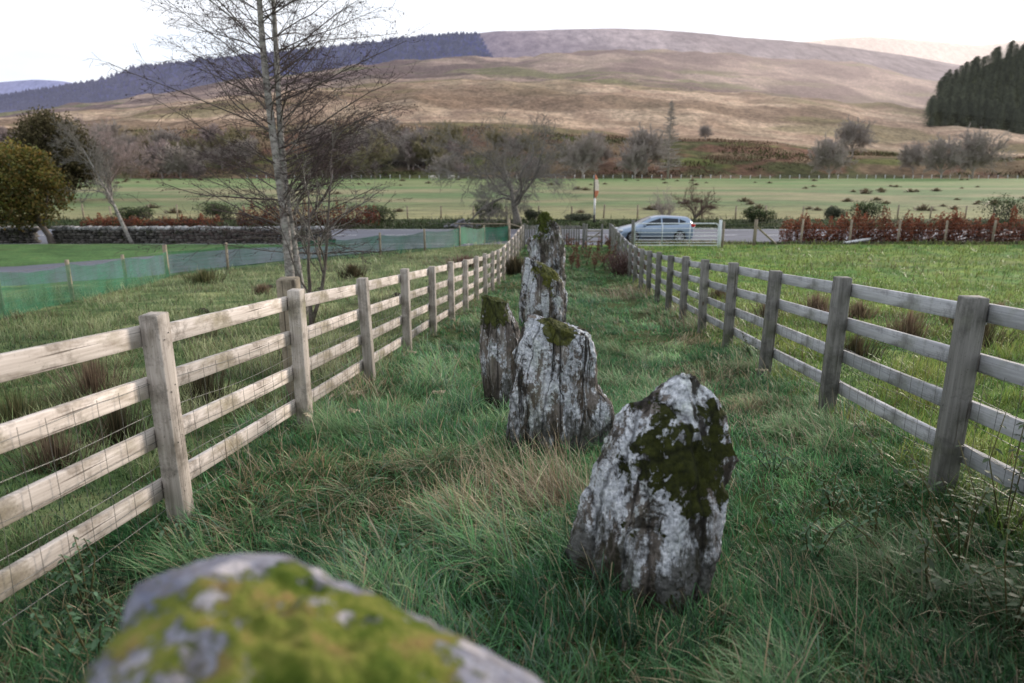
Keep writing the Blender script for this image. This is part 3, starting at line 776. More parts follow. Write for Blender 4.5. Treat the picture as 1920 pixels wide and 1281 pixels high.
GOR = [(.02, .035, .012), (.04, .065, .018), (.07, .1, .03)]
for px, yd, w, h, lab in ((912, 53, 1.2, 1.5, 'dark green gorse bush beside the gnarled tree trunk'), (1000, 53.5, .8, .8, 'small grey-green bush right of the gnarled tree trunk'),
                          (1418, 51.5, 1.35, 1.05, 'rounded dark gorse bush on the verge right of the car'), (1620, 54, 1.5, 1.6, 'tall ragged dark bush behind the russet hedge'),
                          (1885, 52, 2.4, 1.9, 'big dark evergreen bush at the right edge'), (135, 60, 0, 0, ''), (252, 52, 1.3, 1.0, 'low dark bush right of the leaning birch beyond the road'),
                          (405, 53, 1.4, 1.4, 'dark bush seen through the left side of the twin-stemmed tree'), (705, 52, 1.6, 1.3, 'dark bramble mound right of the twin-stemmed tree'),
                          (1085, 53, 1.2, .55, 'low grey-green scrub left of the banner pole'), (1560, 54, 1.0, 1.0, 'grey-green bush left of the ragged bush')):
    if not lab: continue
    rr = np.random.default_rng(int(px))
    bl = [(rr.uniform(-.6, .6) * w, rr.uniform(-.3, .3) * w, h * rr.uniform(.3, .62), w * rr.uniform(.35, .6), w * .5, h * rr.uniform(.3, .48)) for _ in range(9)]
    leafy('bush', at_px(px, yd), lab, 'bush', bl, 4200, .05, GOR if 'grey' not in lab else [(.06, .075, .05), (.11, .13, .08), (.14, .15, .1)], sticks=10)
# verge growth beyond the road: dark grass and scrub strip is stuff
def scatter_blades(name, XY, h, w, cols, lean, zf=None, lvl=1, kind='stuff', mat='grass_blade', seed=1, parent=None, bend=1.0, dirs=None):
    R = np.random.default_rng(seed); n = len(XY)
    h = np.broadcast_to(h, n); w = np.broadcast_to(w, n); lean = np.broadcast_to(lean, n)
    z = (gz(XY[:, 0], XY[:, 1]) if zf is None else zf) - .01
    b = np.stack([XY[:, 0], XY[:, 1], z], 1)
    a = R.random(n) * 2 * pi if dirs is None else dirs
    d = np.stack([np.cos(a), np.sin(a), np.zeros(n)], 1)
    a2 = a + pi / 2 + R.normal(0, .5, n); s = np.stack([np.cos(a2), np.sin(a2), np.zeros(n)], 1) * (w / 2)[:, None]
    up = np.array([0, 0, 1.0])
    L = np.clip(lean, 0, 1.45)
    if lvl == 1: ts = [0, .55, 1]
    else: ts = [0, .35, .7, 1]
    V = []; Cc = []
    pos = b.copy(); prev = 0
    for i, t in enumerate(ts):
        ang = L * (.25 + bend * .95 * t)
        step = h * (t - prev); prev = t
        if i: pos = pos + (d * np.sin(ang)[:, None] + up * np.cos(ang)[:, None]) * step[:, None]
        k = 1 - .45 * t
        if i < len(ts) - 1: V += [pos - s * k, pos + s * k]; g = .3 + .8 * t; Cc += [cols * g, cols * g]  # root shade painted into the blade colour for depth
        else: V.append(pos); Cc.append(cols * 1.25)
    m = len(V); V = np.stack(V, 1).reshape(-1, 3); Cc = np.stack(Cc, 1).reshape(-1, 3)
    o = np.arange(n)[:, None] * m
    Fs = [np.concatenate([o + np.array([[2 * j, 2 * j + 1, 2 * j + 3, 2 * j + 2]]) for j in range(len(ts) - 2)]), o + np.array([[m - 3, m - 2, m - 1]])]
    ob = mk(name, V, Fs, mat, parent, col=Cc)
    if kind: tag(ob, kind=kind)
    return ob
def pick(n, cols, R, field=None):
    c = np.array(cols); t = (R.random(n) if field is None else np.clip(field + R.normal(0, .16, n), 0, .999)) * (len(c) - 1)
    i = np.clip(t.astype(int), 0, len(c) - 2); f = (t - i)[:, None]
    return (c[i] * (1 - f) + c[i + 1] * f) * (.7 + .6 * R.random(n))[:, None]
GR = np.random.default_rng(12)
def inview(x, y, m=.12):
    return (np.abs(x) < (y * CT + 2) * (.75 + m) + .8) & (y > .15)

def stones_clear(x, y):
    ok = np.ones(len(x), bool)
    for sx, sy, r in STONES_XY: ok &= (x - sx) ** 2 + (y - sy) ** 2 > r * r
    return ok
STONES_XY = [(-.2, .58, .3), (.6, 2.7, .14), (.34, 4.62, .12), (-.1, 5.98, .08), (.5, 11.15, .2), (.97, 20.1, .3)]
GREENS = [(.017, .08, .028), (.04, .165, .052), (.08, .255, .085), (.165, .375, .14), (.34, .45, .23)]
BLUEG = [(.05, .13, .06), (.11, .23, .13), (.24, .36, .26)]
STRAW = [(.22, .17, .09), (.42, .34, .2), (.6, .5, .34)]
STR_SPOTS = [(1045, 960, .35), (905, 985, .3), (770, 955, .3), (1140, 560, 1.1), (1260, 585, 1.3), (1000, 930, .3), (1400, 780, .7), (700, 720, .5), (1300, 640, .8), (1330, 700, .7)]
SPW = [(*hit(a, b), r) for a, b, r in STR_SPOTS]
def corridor_grass():
    XYs = []; Hs = []; Ws = []; Cs = []; Ls = []; Ds = []
    bands = [(0.1, 3.2, 62, 88, .0048), (3.2, 6, 48, 66, .0056), (6, 10, 30, 46, .0075), (10, 18, 16, 38, .011), (18, 34.3, 8, 32, .015)]
    for y0, y1, dens, bl, w in bands:
        n = int((y1 - y0) * 5.0 * dens)
        yy = GR.uniform(y0, y1, n); xx = GR.uniform(-2.35, 2.65, n) + .0762 * yy
        k = inview(xx, yy) & stones_clear(xx, yy); xx = xx[k]; yy = yy[k]; n = len(xx)
        f1 = fbm(xx * .8 + 3, yy * .8, 3); f2 = fbm(xx * 2.2 + 31, yy * 2.2 + 8, 3); fd = fbm(xx * .5 + 60, yy * .5, 3)
        straw = np.zeros(n)
        for sx, sy, r in SPW: straw += np.exp(-((xx - sx) ** 2 + (yy - sy) ** 2) / (r * .55) ** 2)
        hh = .075 + .13 * f1 + .15 * sm(.52, .74, f2)
        path = sm(.55, .1, np.abs(xx - 1.45 - .0762 * yy)) * (yy > 3)
        hh *= 1 - .45 * path
        for sx, sy, sr in STONES_XY: hh = hh * (1 + .35 * np.exp(-((xx - sx) ** 2 + (yy - sy) ** 2) / .3))
        for i in range(n):
            kx = GR.normal(0, .06 + .02 * (w > .008), bl); ky = GR.normal(0, .06, bl)
            a = np.arctan2(ky, kx) * .5 + (fd[i] * 14) * .5 + GR.normal(0, .6, bl)
            XYs.append(np.stack([xx[i] + kx, yy[i] + ky], 1)); Hs.append(hh[i] * GR.uniform(.45, 1.35, bl)); Ws.append(np.full(bl, w) * GR.uniform(.6, 1.3, bl))
            Ls.append(np.clip(GR.normal(.98 + .5 * (f2[i] - .3), .38, bl), .05, 1.5)); Ds.append(a)
            c = pick(bl, GREENS, GR, np.full(bl, f2[i] * 1.4 - .28 + .15 * (w > .005)))
            c = c * (1 + .55 * path[i]) * (.5 + 1.0 * f1[i])
            if f1[i] > .5: 
                q = GR.random(bl) < .3; c[q] = pick(q.sum(), BLUEG, GR)
            q = GR.random(bl) < np.clip(.11 + straw[i] * .62 + .35 * sm(.6, .72, fd[i]), 0, .85); c[q] = pick(q.sum(), STRAW, GR)
            Cs.append(c)
    n = 90000; yy = .1 + 9.5 * GR.random(n) ** 1.3; xx = GR.uniform(-2.3, 2.6, n) + .0762 * yy
    k = inview(xx, yy) & stones_clear(xx, yy); xx = xx[k]; yy = yy[k]; n = len(xx); fq = fbm(xx * 1.2, yy * 1.2 + 9, 3)
    XYs.append(np.stack([xx, yy], 1)); Hs.append(GR.uniform(.04, .14, n)); Ws.append(GR.uniform(.003, .006, n)); Ls.append(GR.uniform(.3, 1.4, n)); Ds.append(GR.uniform(0, 6.28, n))
    c = pick(n, GREENS, GR, fq * 1.6 - .4); q = GR.random(n) < .2; c[q] = pick(int(q.sum()), [(.12, .08, .04), (.3, .23, .13), (.45, .38, .25)], GR); Cs.append(c)
    XY = np.concatenate(XYs); C = np.concatenate(Cs)
    # vignetting painted into blade colour, near the camera and by the right fence foot
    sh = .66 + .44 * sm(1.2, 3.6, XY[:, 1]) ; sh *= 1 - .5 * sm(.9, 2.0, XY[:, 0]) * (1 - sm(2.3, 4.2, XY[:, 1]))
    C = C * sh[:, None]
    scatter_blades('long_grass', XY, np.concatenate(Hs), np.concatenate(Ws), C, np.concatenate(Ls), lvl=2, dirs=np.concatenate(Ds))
corridor_grass()
def field_grass(side, seed):
    R = np.random.default_rng(seed); XY = []; W_ = []; Hh = []
    for y0, y1, dens, w in ((.3, 4, 2300, .006), (4, 8, 950, .0075), (8, 14, 400, .011), (14, 22, 120, .014), (22, 36, 48, .022)):
        xm = (y1 * .98 + 2.5)
        n = int((y1 - y0) * xm * dens); yy = R.uniform(y0, y1, n); xx = R.uniform(1.9, xm + 2, n)
        xx = .0762 * yy + xx if side > 0 else .0762 * yy - xx
        k = inview(xx, yy, .06)
        if side > 0: k &= xx > 2.25 + .0762 * yy
        else: k &= (xx < -2.0 + .0762 * yy) & (xx > -13) & ~((yy > 24) & (yy > 37 + (xx + .1) * .98))
        XY.append(np.stack([xx[k], yy[k]], 1)); W_.append(np.full(k.sum(), w)); Hh.append(np.full(k.sum(), .035 + w * 1.2))
    XY = np.concatenate(XY); W_ = np.concatenate(W_); Hh = np.concatenate(Hh); n = len(XY)
    m = fbm(XY[:, 0] * 1.9 + 4, XY[:, 1] * 1.9, 4); k = fbm(XY[:, 0] * .9 + 40, XY[:, 1] * .6 + 7, 4)
    cols = [(.04, .085, .035), (.1, .2, .07), (.25, .34, .14), (.45, .48, .26)] if side < 0 else [(.05, .12, .025), (.1, .23, .045), (.2, .32, .06), (.32, .36, .1)]
    c = pick(n, cols, R, m * 2.4 - .72)
    q = R.random(n) < .1 + .3 * sm(.55, .7, k); c[q] = pick(q.sum(), [(.12, .09, .05), (.28, .23, .13)], R)
    if side < 0: c = lerp(c, c * 1.15 + .02, sm(10, 24, XY[:, 1])[:, None])
    scatter_blades('pasture_grass', XY, Hh * (.75 + 2.2 * sm(.38, .62, m)) * R.uniform(.6, 1.5, n) * 1.5, W_ * R.uniform(.6, 1.3, n), c, R.uniform(.2, 1.2, n), lvl=1, seed=seed)
field_grass(-1, 5); field_grass(1, 6)

# verge scrub beyond the road, near verge
def verge():
    R = np.random.default_rng(44); n = 30000
    xx = R.uniform(-60, 75, n); yy = 47.7 + np.abs(R.normal(0, 2.6, n))
    f = fbm(xx * .25, yy * .5, 3)
    keep = yy < 57; xx, yy, f = xx[keep], yy[keep], f[keep]; n = len(xx)
    scatter_blades('verge_growth', np.stack([xx, yy], 1), .12 + .5 * sm(.35, .7, f) * R.random(n), .05, pick(n, [(.02, .035, .012), (.04, .06, .02), (.09, .09, .04)], R, f * 1.3 - .2), R.uniform(.1, 1.2, n), seed=45)
    n = 16000; xx = R.uniform(5, 45, n); yy = R.normal(36.9, .5, n); f = fbm(xx * .5, yy * .9, 3)
    scatter_blades('verge_growth', np.stack([xx, yy], 1), .1 + .25 * f, .028, pick(n, [(.035, .05, .02), (.07, .08, .03), (.22, .19, .11)], R, f), R.uniform(.1, 1.2, n), seed=46)
verge()

# ------------------------------------------------------------------ standing stones
def stone(name, label, base, levels, mat, tilt=(0, 0), seed=1, amp=.03, N=150, M=130, rz=0, ridge=.02, smoothk=3, tiltpow=2):
    hs = [l[0] for l in levels]; H = hs[-1]
    ang = np.linspace(0, 2 * pi, N, endpoint=False)
    rings = []; cents = []
    for h, poly in levels:
        P = np.array(poly, float); c = P.mean(0); cents.append(c)
        Q = P - c; r = np.zeros(N)
        for i, a in enumerate(ang):
            dx, dy = cos(a), sin(a); best = 0
            for j in range(len(Q)):
                p, q = Q[j], Q[(j + 1) % len(Q)]; e = q - p
                det = dx * (-e[1]) + e[0] * dy
                if abs(det) < 1e-9: continue
                t = (p[0] * (-e[1]) + e[0] * p[1]) / det; s = (dx * p[1] - dy * p[0]) / det
                if t > 0 and -1e-6 <= s <= 1 + 1e-6: best = max(best, t)
            r[i] = best
        k = smoothk
        r = sum(np.roll(r, j) for j in range(-k, k + 1)) / (2 * k + 1)
        rings.append(r)
    rings = np.array(rings); cents = np.array(cents); hs = np.array(hs)
    hh = np.concatenate([np.linspace(-.25, 0, 8)[:-1], np.linspace(0, H, M)])
    V = []
    off = Vector((seed * 13.7, seed * 3.1, seed * 7.7))
    def ev(h):
        h = max(h, 0)
        r = np.array([np.interp(h, hs, rings[:, i]) for i in range(N)])
        return r, np.array([np.interp(h, hs, cents[:, 0]), np.interp(h, hs, cents[:, 1])])
    rows = []
    for h in hh: rows.append((h, *ev(h), 1.0))
    for s in np.linspace(.93, .06, 16):
        r, c = ev(H); rows.append((H + .05 * H * (1 - s * s) * .35, r, c, s))
    for h, r, c, s in rows:
        for i, a in enumerate(ang):
            x = c[0] + r[i] * cos(a) * s; y = c[1] + r[i] * sin(a) * s; z = h
            q = Vector((x * 9, y * 9, z * 2.2)) + off
            n1 = mnoise.fractal(q, 1.0, 2.0, 5)
            n2 = mnoise.fractal(Vector((x * 3, y * 3, z * 1.6)) + off, 1.0, 2.0, 3)
            n3 = mnoise.fractal(Vector((x * 26, y * 26, z * 12)) + off, .8, 2.0, 3) * 1.5
            rid = 1 - abs(mnoise.noise(Vector((x * 14 + z * 2, y * 14, z * 1.2)) + off)) * 2
            d = amp * (n1 * .6 + n2 * 1.3) + ridge * (rid - .6) * .7 + n3 * amp * .22
            if s < 1: d *= .4; z += amp * .8 * n2 * (1 - s) + n3 * amp * .35
            x += cos(a) * d; y += sin(a) * d
            f = (min(max(h, 0), H) / H) ** tiltpow
            z += (tilt[0] * x + tilt[1] * y) * f
            V.append((x, y, z))
    R_ = len(rows); idx = np.arange(R_ * N).reshape(R_, N)
    q = np.stack([idx[:-1], np.roll(idx, -1, 1)[:-1], np.roll(idx, -1, 1)[1:], idx[1:]], -1).reshape(-1, 4)
    V = np.array(V); V = np.vstack([V, V[-N:].mean(0)])
    tri = np.stack([idx[-1], np.roll(idx[-1], -1), np.full(N, len(V) - 1)], -1)
    o = mk(name, V, [q, tri], mat, smooth=True, loc=(base[0], base[1], g1(*base)))
    o.rotation_euler = (0, 0, rz)
    tag(o, label, 'standing stone')
    return o
st_front = stone('standing_stone', 'pale pointed lichen-covered stone with dark moss on its right face, nearest of the upright row', (.6, 2.66),
      [(0, [(-.38, .05), (-.14, -.19), (.06, -.24), (.19, -.14), (.18, .15), (-.12, .22)]),
       (.42, [(-.31, .08), (-.08, -.17), (.05, -.22), (.29, -.1), (.27, .16), (-.05, .22)]),
       (.62, [(-.26, .08), (-.05, -.12), (.07, -.17), (.35, -.03), (.3, .16), (0, .2)]),
       (.78, [(-.16, .1), (-.0, -.05), (.1, -.1), (.31, .03), (.27, .16), (.0, .19)]),
       (.88, [(.0, .09), (.06, .01), (.14, -.02), (.24, .05), (.21, .15), (.05, .16)]),
       (.94, [(.08, .08), (.1, .04), (.16, .035), (.19, .07), (.165, .11), (.1, .11)])], 'stone_front', seed=2, amp=.036, smoothk=2, ridge=.03, N=220, M=190)
stone('standing_stone', 'broad flat-topped grey stone streaked dark, second of the row', (.36, 4.6),
      [(0, [(-.38, -.05), (-.22, -.17), (.15, -.2), (.37, -.08), (.35, .12), (-.3, .15)]),
       (.4, [(-.37, -.03), (-.2, -.14), (.15, -.16), (.35, -.05), (.33, .12), (-.32, .14)]),
       (.52, [(-.36, -.02), (-.2, -.13), (.15, -.14), (.27, -.04), (.27, .1), (-.3, .13)]),
       (.82, [(-.32, 0), (-.16, -.11), (.13, -.11), (.23, -.03), (.21, .1), (-.28, .12)]),
       (.92, [(-.28, .02), (-.14, -.07), (.1, -.07), (.19, -.01), (.17, .09), (-.24, .11)])], 'stone_broad', tilt=(-.3, 0), seed=4, amp=.032, ridge=.05, smoothk=2, N=200, M=160)
stone('standing_stone', 'narrow dark leaning stone with mossy top left of the broad grey one', (-.1, 5.95),
      [(0, [(-.15, 0), (-.05, -.14), (.12, -.12), (.16, .05), (.02, .14)]),
       (.3, [(-.18, 0), (-.05, -.16), (.17, -.13), (.25, .05), (.02, .16)]),
       (.6, [(-.2, 0), (-.07, -.15), (.16, -.12), (.26, .05), (.0, .16)]),
       (.82, [(-.2, 0), (-.08, -.13), (.08, -.1), (.17, .04), (-.02, .14)]),
       (1.0, [(-.18, .02), (-.09, -.07), (.0, -.06), (.07, .04), (-.04, .1)])], 'stone_dark', tilt=(-.28, .1), seed=6, amp=.026, ridge=.04)
stone('standing_stone', 'squat stone with yellow-green moss on its slanting top, fourth of the row', (.5, 11.1),
      [(0, [(-.4, 0), (-.2, -.25), (.25, -.25), (.45, 0), (.3, .25), (-.25, .25)]),
       (.6, [(-.4, 0), (-.2, -.25), (.25, -.22), (.42, 0), (.3, .22), (-.25, .25)]),
       (.95, [(-.36, 0), (-.15, -.2), (.2, -.18), (.33, 0), (.2, .2), (-.25, .22)]),
       (1.1, [(-.3, .02), (-.12, -.12), (.1, -.12), (.22, .02), (.12, .14), (-.2, .16)])], 'stone_mid', tilt=(-.5, 0), seed=8, amp=.04, ridge=.05)
tall = stone('standing_stone', 'tallest pillar stone with moss cap and green streak, farthest of the row', (.97, 20),
      [(0, [(-.56, 0), (-.3, -.32), (.3, -.32), (.62, 0), (.4, .3), (-.3, .3)]),
       (1.2, [(-.56, 0), (-.3, -.3), (.3, -.3), (.6, 0), (.4, .3), (-.3, .3)]),
       (1.45, [(-.52, 0), (-.28, -.28), (.3, -.28), (.56, 0), (.38, .28), (-.28, .28)]),
       (1.62, [(-.3, 0), (-.2, -.26), (.28, -.24), (.5, 0), (.34, .24), (-.2, .24)]),
       (1.95, [(-.28, 0), (-.16, -.18), (.18, -.16), (.34, 0), (.2, .18), (-.14, .18)]),
       (2.14, [(-.16, 0), (-.1, -.1), (.08, -.1), (.14, 0), (.1, .1), (-.08, .1)])], 'stone_tall', seed=9, amp=.07, ridge=.09)
def sp_(P, k): return [(a * k, b * k) for a, b in P]
near = stone('standing_stone', 'big mossy boulder top in the near foreground, out of focus', (-.14, .62),
      [(0, sp_([(-.34, 0), (-.2, -.25), (.2, -.25), (.36, -.05), (.3, .2), (-.1, .28), (-.3, .2)], 1.05)),
       (.82, sp_([(-.27, -.02), (-.18, -.24), (.2, -.24), (.34, -.05), (.26, .14), (0, .21), (-.2, .22)], 1.08)),
       (1.0, sp_([(-.27, -.05), (-.22, -.2), (.17, -.2), (.28, -.05), (.22, .1), (-.02, .18), (-.2, .22), (-.27, .14)], 1.14)),
       (1.045, sp_([(-.26, -.03), (-.2, -.17), (.12, -.15), (.22, -.05), (.16, .07), (-.03, .15), (-.19, .2), (-.255, .12)], 1.12)),
       (1.07, sp_([(-.2, 0), (-.13, -.11), (.06, -.09), (.11, -.04), (.09, .04), (-.02, .1), (-.15, .15), (-.2, .09)], 1.1))], 'stone_near', tilt=(-.26, 0), seed=12, amp=.03, ridge=.012, smoothk=5)
# moss tufts as blades on top of the tall stone and the near boulder
def moss_cap(parent, cx, cy, z0, r, n, h, cols, seed, w=.01):
    R = np.random.default_rng(seed); me = parent.data
    co = np.zeros(len(me.vertices) * 3, np.float32); me.vertices.foreach_get('co', co); co = co.reshape(-1, 3)
    sel = co[(co[:, 2] > z0) & (np.hypot(co[:, 0] - cx, co[:, 1] - cy) < r)]
    p = sel[R.integers(0, len(sel), n)] + R.normal(0, .006, (n, 3))
    scatter_blades('moss', p[:, :2].astype(float), h * R.uniform(.4, 1.4, n), w, pick(n, cols, R), R.uniform(0, 1.2, n), zf=p[:, 2] + .005, kind=None, parent=parent, mat='leaf', seed=seed)
moss_cap(tall, -.05, -.1, 1.9, .5, 1500, .055, [(.05, .07, .015), (.14, .17, .03), (.2, .22, .06)], 1, .02)
moss_cap(tall, -.2, -.1, 1.35, .5, 900, .04, [(.03, .045, .01), (.09, .12, .02)], 2, .02)

# ------------------------------------------------------------------ post and rail fences
def rail_fence(side, label, y0, n, wx, wd, mats):
    off = -2.05 if side < 0 else 2.28
    t = thing('rail_fence', (off, 0, g1(off, 0)), label, 'fence'); base = Vector(t.location)
    R = random.Random(3 + side); az_ = math.atan(.0762)
    pos = [(off + .0762 * (y0 + 1.8 * i), y0 + 1.8 * i) for i in range(-1, n)]
    Hp = 1.13 if side < 0 else 1.2
    def zg(x, y):
        yy = y; a = -1.5 - .1075 * yy; k = .35; b = -3.98
        return max(a, b) + k * math.log1p(math.exp(-abs(a - b) / k)) * .8
    for i, (x, y) in enumerate(pos):
        m = MB(); z0 = zg(x, y)
        hh = Hp + .02 * R.uniform(-1, 1)
        m.box((x, y, z0 + hh / 2 - .15), (wx, wd, hh + .3), -az_ + R.gauss(0, .015), .006, R.gauss(0, .006), R.gauss(0, .008))
        if y < 12 and y > 0:
            for k in range(4):
                hz_ = z0 + Hp - .105 - k * .277
                for q in (-.022, .022): m.box((x - side * (wx / 2 + .001), y + q, hz_ + q * .6), (.004, .007, .007), -az_)
        o = m.build('post', mats[0], t); o.location = -base
    outx = side * (wx / 2 + .02)
    for i in range(len(pos) - 1):
        for k in range(4):
            (xa, ya), (xb, yb) = pos[i], pos[i + 1]
            h = Hp - .105 - k * .277
            za, zb = zg(xa, ya) + h + R.gauss(0, .007), zg(xb, yb) + h + R.gauss(0, .007)
            m = MB(); L = math.dist((xa, ya, za), (xb, yb, zb)) - .004
            pitch = math.atan2(zb - za, math.hypot(xb - xa, yb - ya))
            m.box((0, 0, 0), (.034, L, .104), 0, .003)
            o = m.build('rail', mats[1], t)
            o.rotation_euler = (pitch, 0, -az_)
            o.location = Vector(((xa + xb) / 2 + outx, (ya + yb) / 2, (za + zb) / 2)) - base
    # stock wire on the inner face of the rails
    m = MB(); wx_ = side * (wx / 2 - .006)
    hs = [.08, .2, .33, .47, .62, .78]
    for h in hs:
        pts = []
        for i in range(len(pos) - 1):
            for f in np.linspace(0, 1, 9)[:-1]:
                x = pos[i][0] + (pos[i + 1][0] - pos[i][0]) * f; y = pos[i][1] + 1.8 * f
                pts.append((x + wx_ - side * .006, y, zg(x, y) + h + .018 * vn(np.array(y * 3.1 + h * 9), np.array(h * 7)) - .03 * sin(pi * f)))
        m.tube(pts, .0017, 4, False)
    yy = pos[0][1]; yend = pos[-1][1]
    while yy < min(yend, 24):
        x = off + .0762 * yy + wx_ - side * .006; z = zg(x, yy)
        dx = R.gauss(0, .006)
        m.tube([(x, yy + dx, z + .05), (x - side * .004, yy - dx * .5, z + .42), (x, yy + dx * 1.5, z + .79)], .0014, 3, False)
        yy += .15 if yy < 14 else .3
    o = m.build('wire_mesh', 'wire', t); o.location = -base
    return t, pos, zg
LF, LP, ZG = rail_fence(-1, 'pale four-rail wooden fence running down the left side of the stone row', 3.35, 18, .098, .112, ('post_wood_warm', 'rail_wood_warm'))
RF, RP, _ = rail_fence(1, 'grey shaded four-rail wooden fence running down the right side of the stone row', 3.73, 18, .12, .1, ('post_wood_grey_shaded', 'rail_wood_grey_shaded'))
# strainer post behind the second left post
m = MB(); sx, sy = -1.86, 5.62; m.box((0, 0, .55), (.165, .165, 1.32), .1, .012)
o = m.build('strainer_post', 'stake_wood', loc=(sx, sy, g1(sx, sy))); tag(o, 'weathered thick post standing just outside the second post of the left rail fence', 'post')

# picket end panel and small gate across the corridor end
def picket():
    x0, x1, y = .62, 3.62, 34.75; z = -3.98
    t = thing('picket_fence', (x0, y, z), 'weathered low picket panel closing the far end of the corridor', 'fence')
    for x in (0.0, x1 - x0):
        MB().box((x, 0, .5), (.13, .13, 1.3), 0, .01).build('post', 'post_wood_grey_shaded', t)
    for h in (.35, .95): MB().box(((x1 - x0) / 2, .06, h), (x1 - x0 - .14, .04, .09), 0, .004).build('rail', 'cross_wood', t)
    R = random.Random(2); x = .14
    while x < x1 - x0 - .12:
        MB().box((x, .02, .56 + R.gauss(0, .01)), (.085, .02, 1.0), 0, .003).build('picket', 'post_wood_grey_shaded', t); x += .125
    g = thing('wooden_gate', (3.7, y, z), 'small low wooden gate between the picket panel and the right rail fence', 'gate')
    for x in (.06, .84): MB().box((x, 0, .5), (.1, .08, 1.25), 0, .006).build('gate_post', 'post_wood_grey_shaded', g)
    for h in (.25, .5, .78): MB().box((.45, .03, h), (.68, .03, .08), 0, .003).build('bar', 'cross_wood', g)
    MB().box((.45, .056, .5), (.72, .02, .07), 0, .003, 0, -.6).build('brace', 'cross_wood', g)
picket()

# field gate (galvanised, seven bars)
def field_gate():
    x0, y = 6.12, 34.3; z = g1(8, y) + .02; L = 4.15
    t = thing('field_gate', (x0, y, z), 'galvanised seven-bar field gate closed in front of the silver car', 'gate')
    f = MB(); r = .026
    f.tube([(0, 0, .08), (0, 0, 1.13), (.03, 0, 1.16), (L - .15, 0, 1.16), (L - .04, 0, 1.12), (L, 0, 1.02), (L, 0, .08), (0, 0, .08)], r, 8)
    f.build('frame', 'galvanised', t, True)
    for h in (.22, .37, .53, .71, .92): MB().tube([(.02, 0, h), (L - .02, 0, h)], .016, 6).build('bar', 'galvanised', t, True)
    for x in (L * .33, L * .66): MB().box((x, -.02, .62), (.04, .012, 1.06), 0).build('brace', 'galvanised', t)
    for x, w, mt, nm in ((-.1, .13, 'post_wood_grey_shaded', 'hanging_post'), (L + .1, .12, 'galvanised', 'latch_post')):
        MB().box((x, .02, .58), (w, w, 1.5), 0, .01).build(nm, mt, t)
    MB().box((L + .03, -.03, .8), (.14, .03, .04), 0, .004).build('latch', 'galvanised', t)
field_gate()
# roadside wire fence on the right
def wire_fence():
    xs = [10.55, 12.35, 15.3, 18.1, 20.8, 23.4, 26.0, 28.7, 31.4, 34.0]
    ys = [34.4, 35.0, 36.4, 36.8, 37.0, 37.1, 37.15, 37.15, 37.15, 37.15]
    t = thing('wire_fence', (xs[0], ys[0], g1(xs[0], ys[0])), 'wooden stake and wire fence along the field edge right of the gate', 'fence'); b = Vector(t.location)
    tops = []
    for i, (x, y) in enumerate(zip(xs, ys)):
        z = g1(x, y); R = random.Random(i)
        w = .15 if i == 1 else .1
        o = MB().tube([(x, y, z - .3), (x + R.gauss(0, .02), y, z + 1.3)], [w * .62, w * .56], 8).build('post', 'stake_wood', t, True); o.location = -b
        tops.append((x, y, z))
    x, y, z = tops[1]
    o = MB().tube([(x + .05, y, z + .95), (x + 1.25, y + .3, z + .02)], .05, 7).build('strut', 'stake_wood', t, True); o.location = -b
    m = MB()
    for h in (.15, .35, .55, .75, .95, 1.15): m.tube([(x, y - .05, z + h) for x, y, z in tops], .0045, 4, False)
    o = m.build('wire', 'wire', t); o.location = -b
wire_fence()
# fallen pale pole
x0, y0 = hit(1558, 459); x1, y1 = hit(1657, 455.5)
m = MB(); m.box((0, 0, 0), (3.0, .16, .1), 0, .01)
o = m.build('timber_beam', 'gate_white', loc=((x0 + x1) / 2, (y0 + y1) / 2, g1(18.5, 36.5) + .12)); o.rotation_euler = (0, radians(-1), math.atan2(y1 - y0, x1 - x0)); tag(o, 'long whitish beam lying on the field below the russet hedge', 'beam')

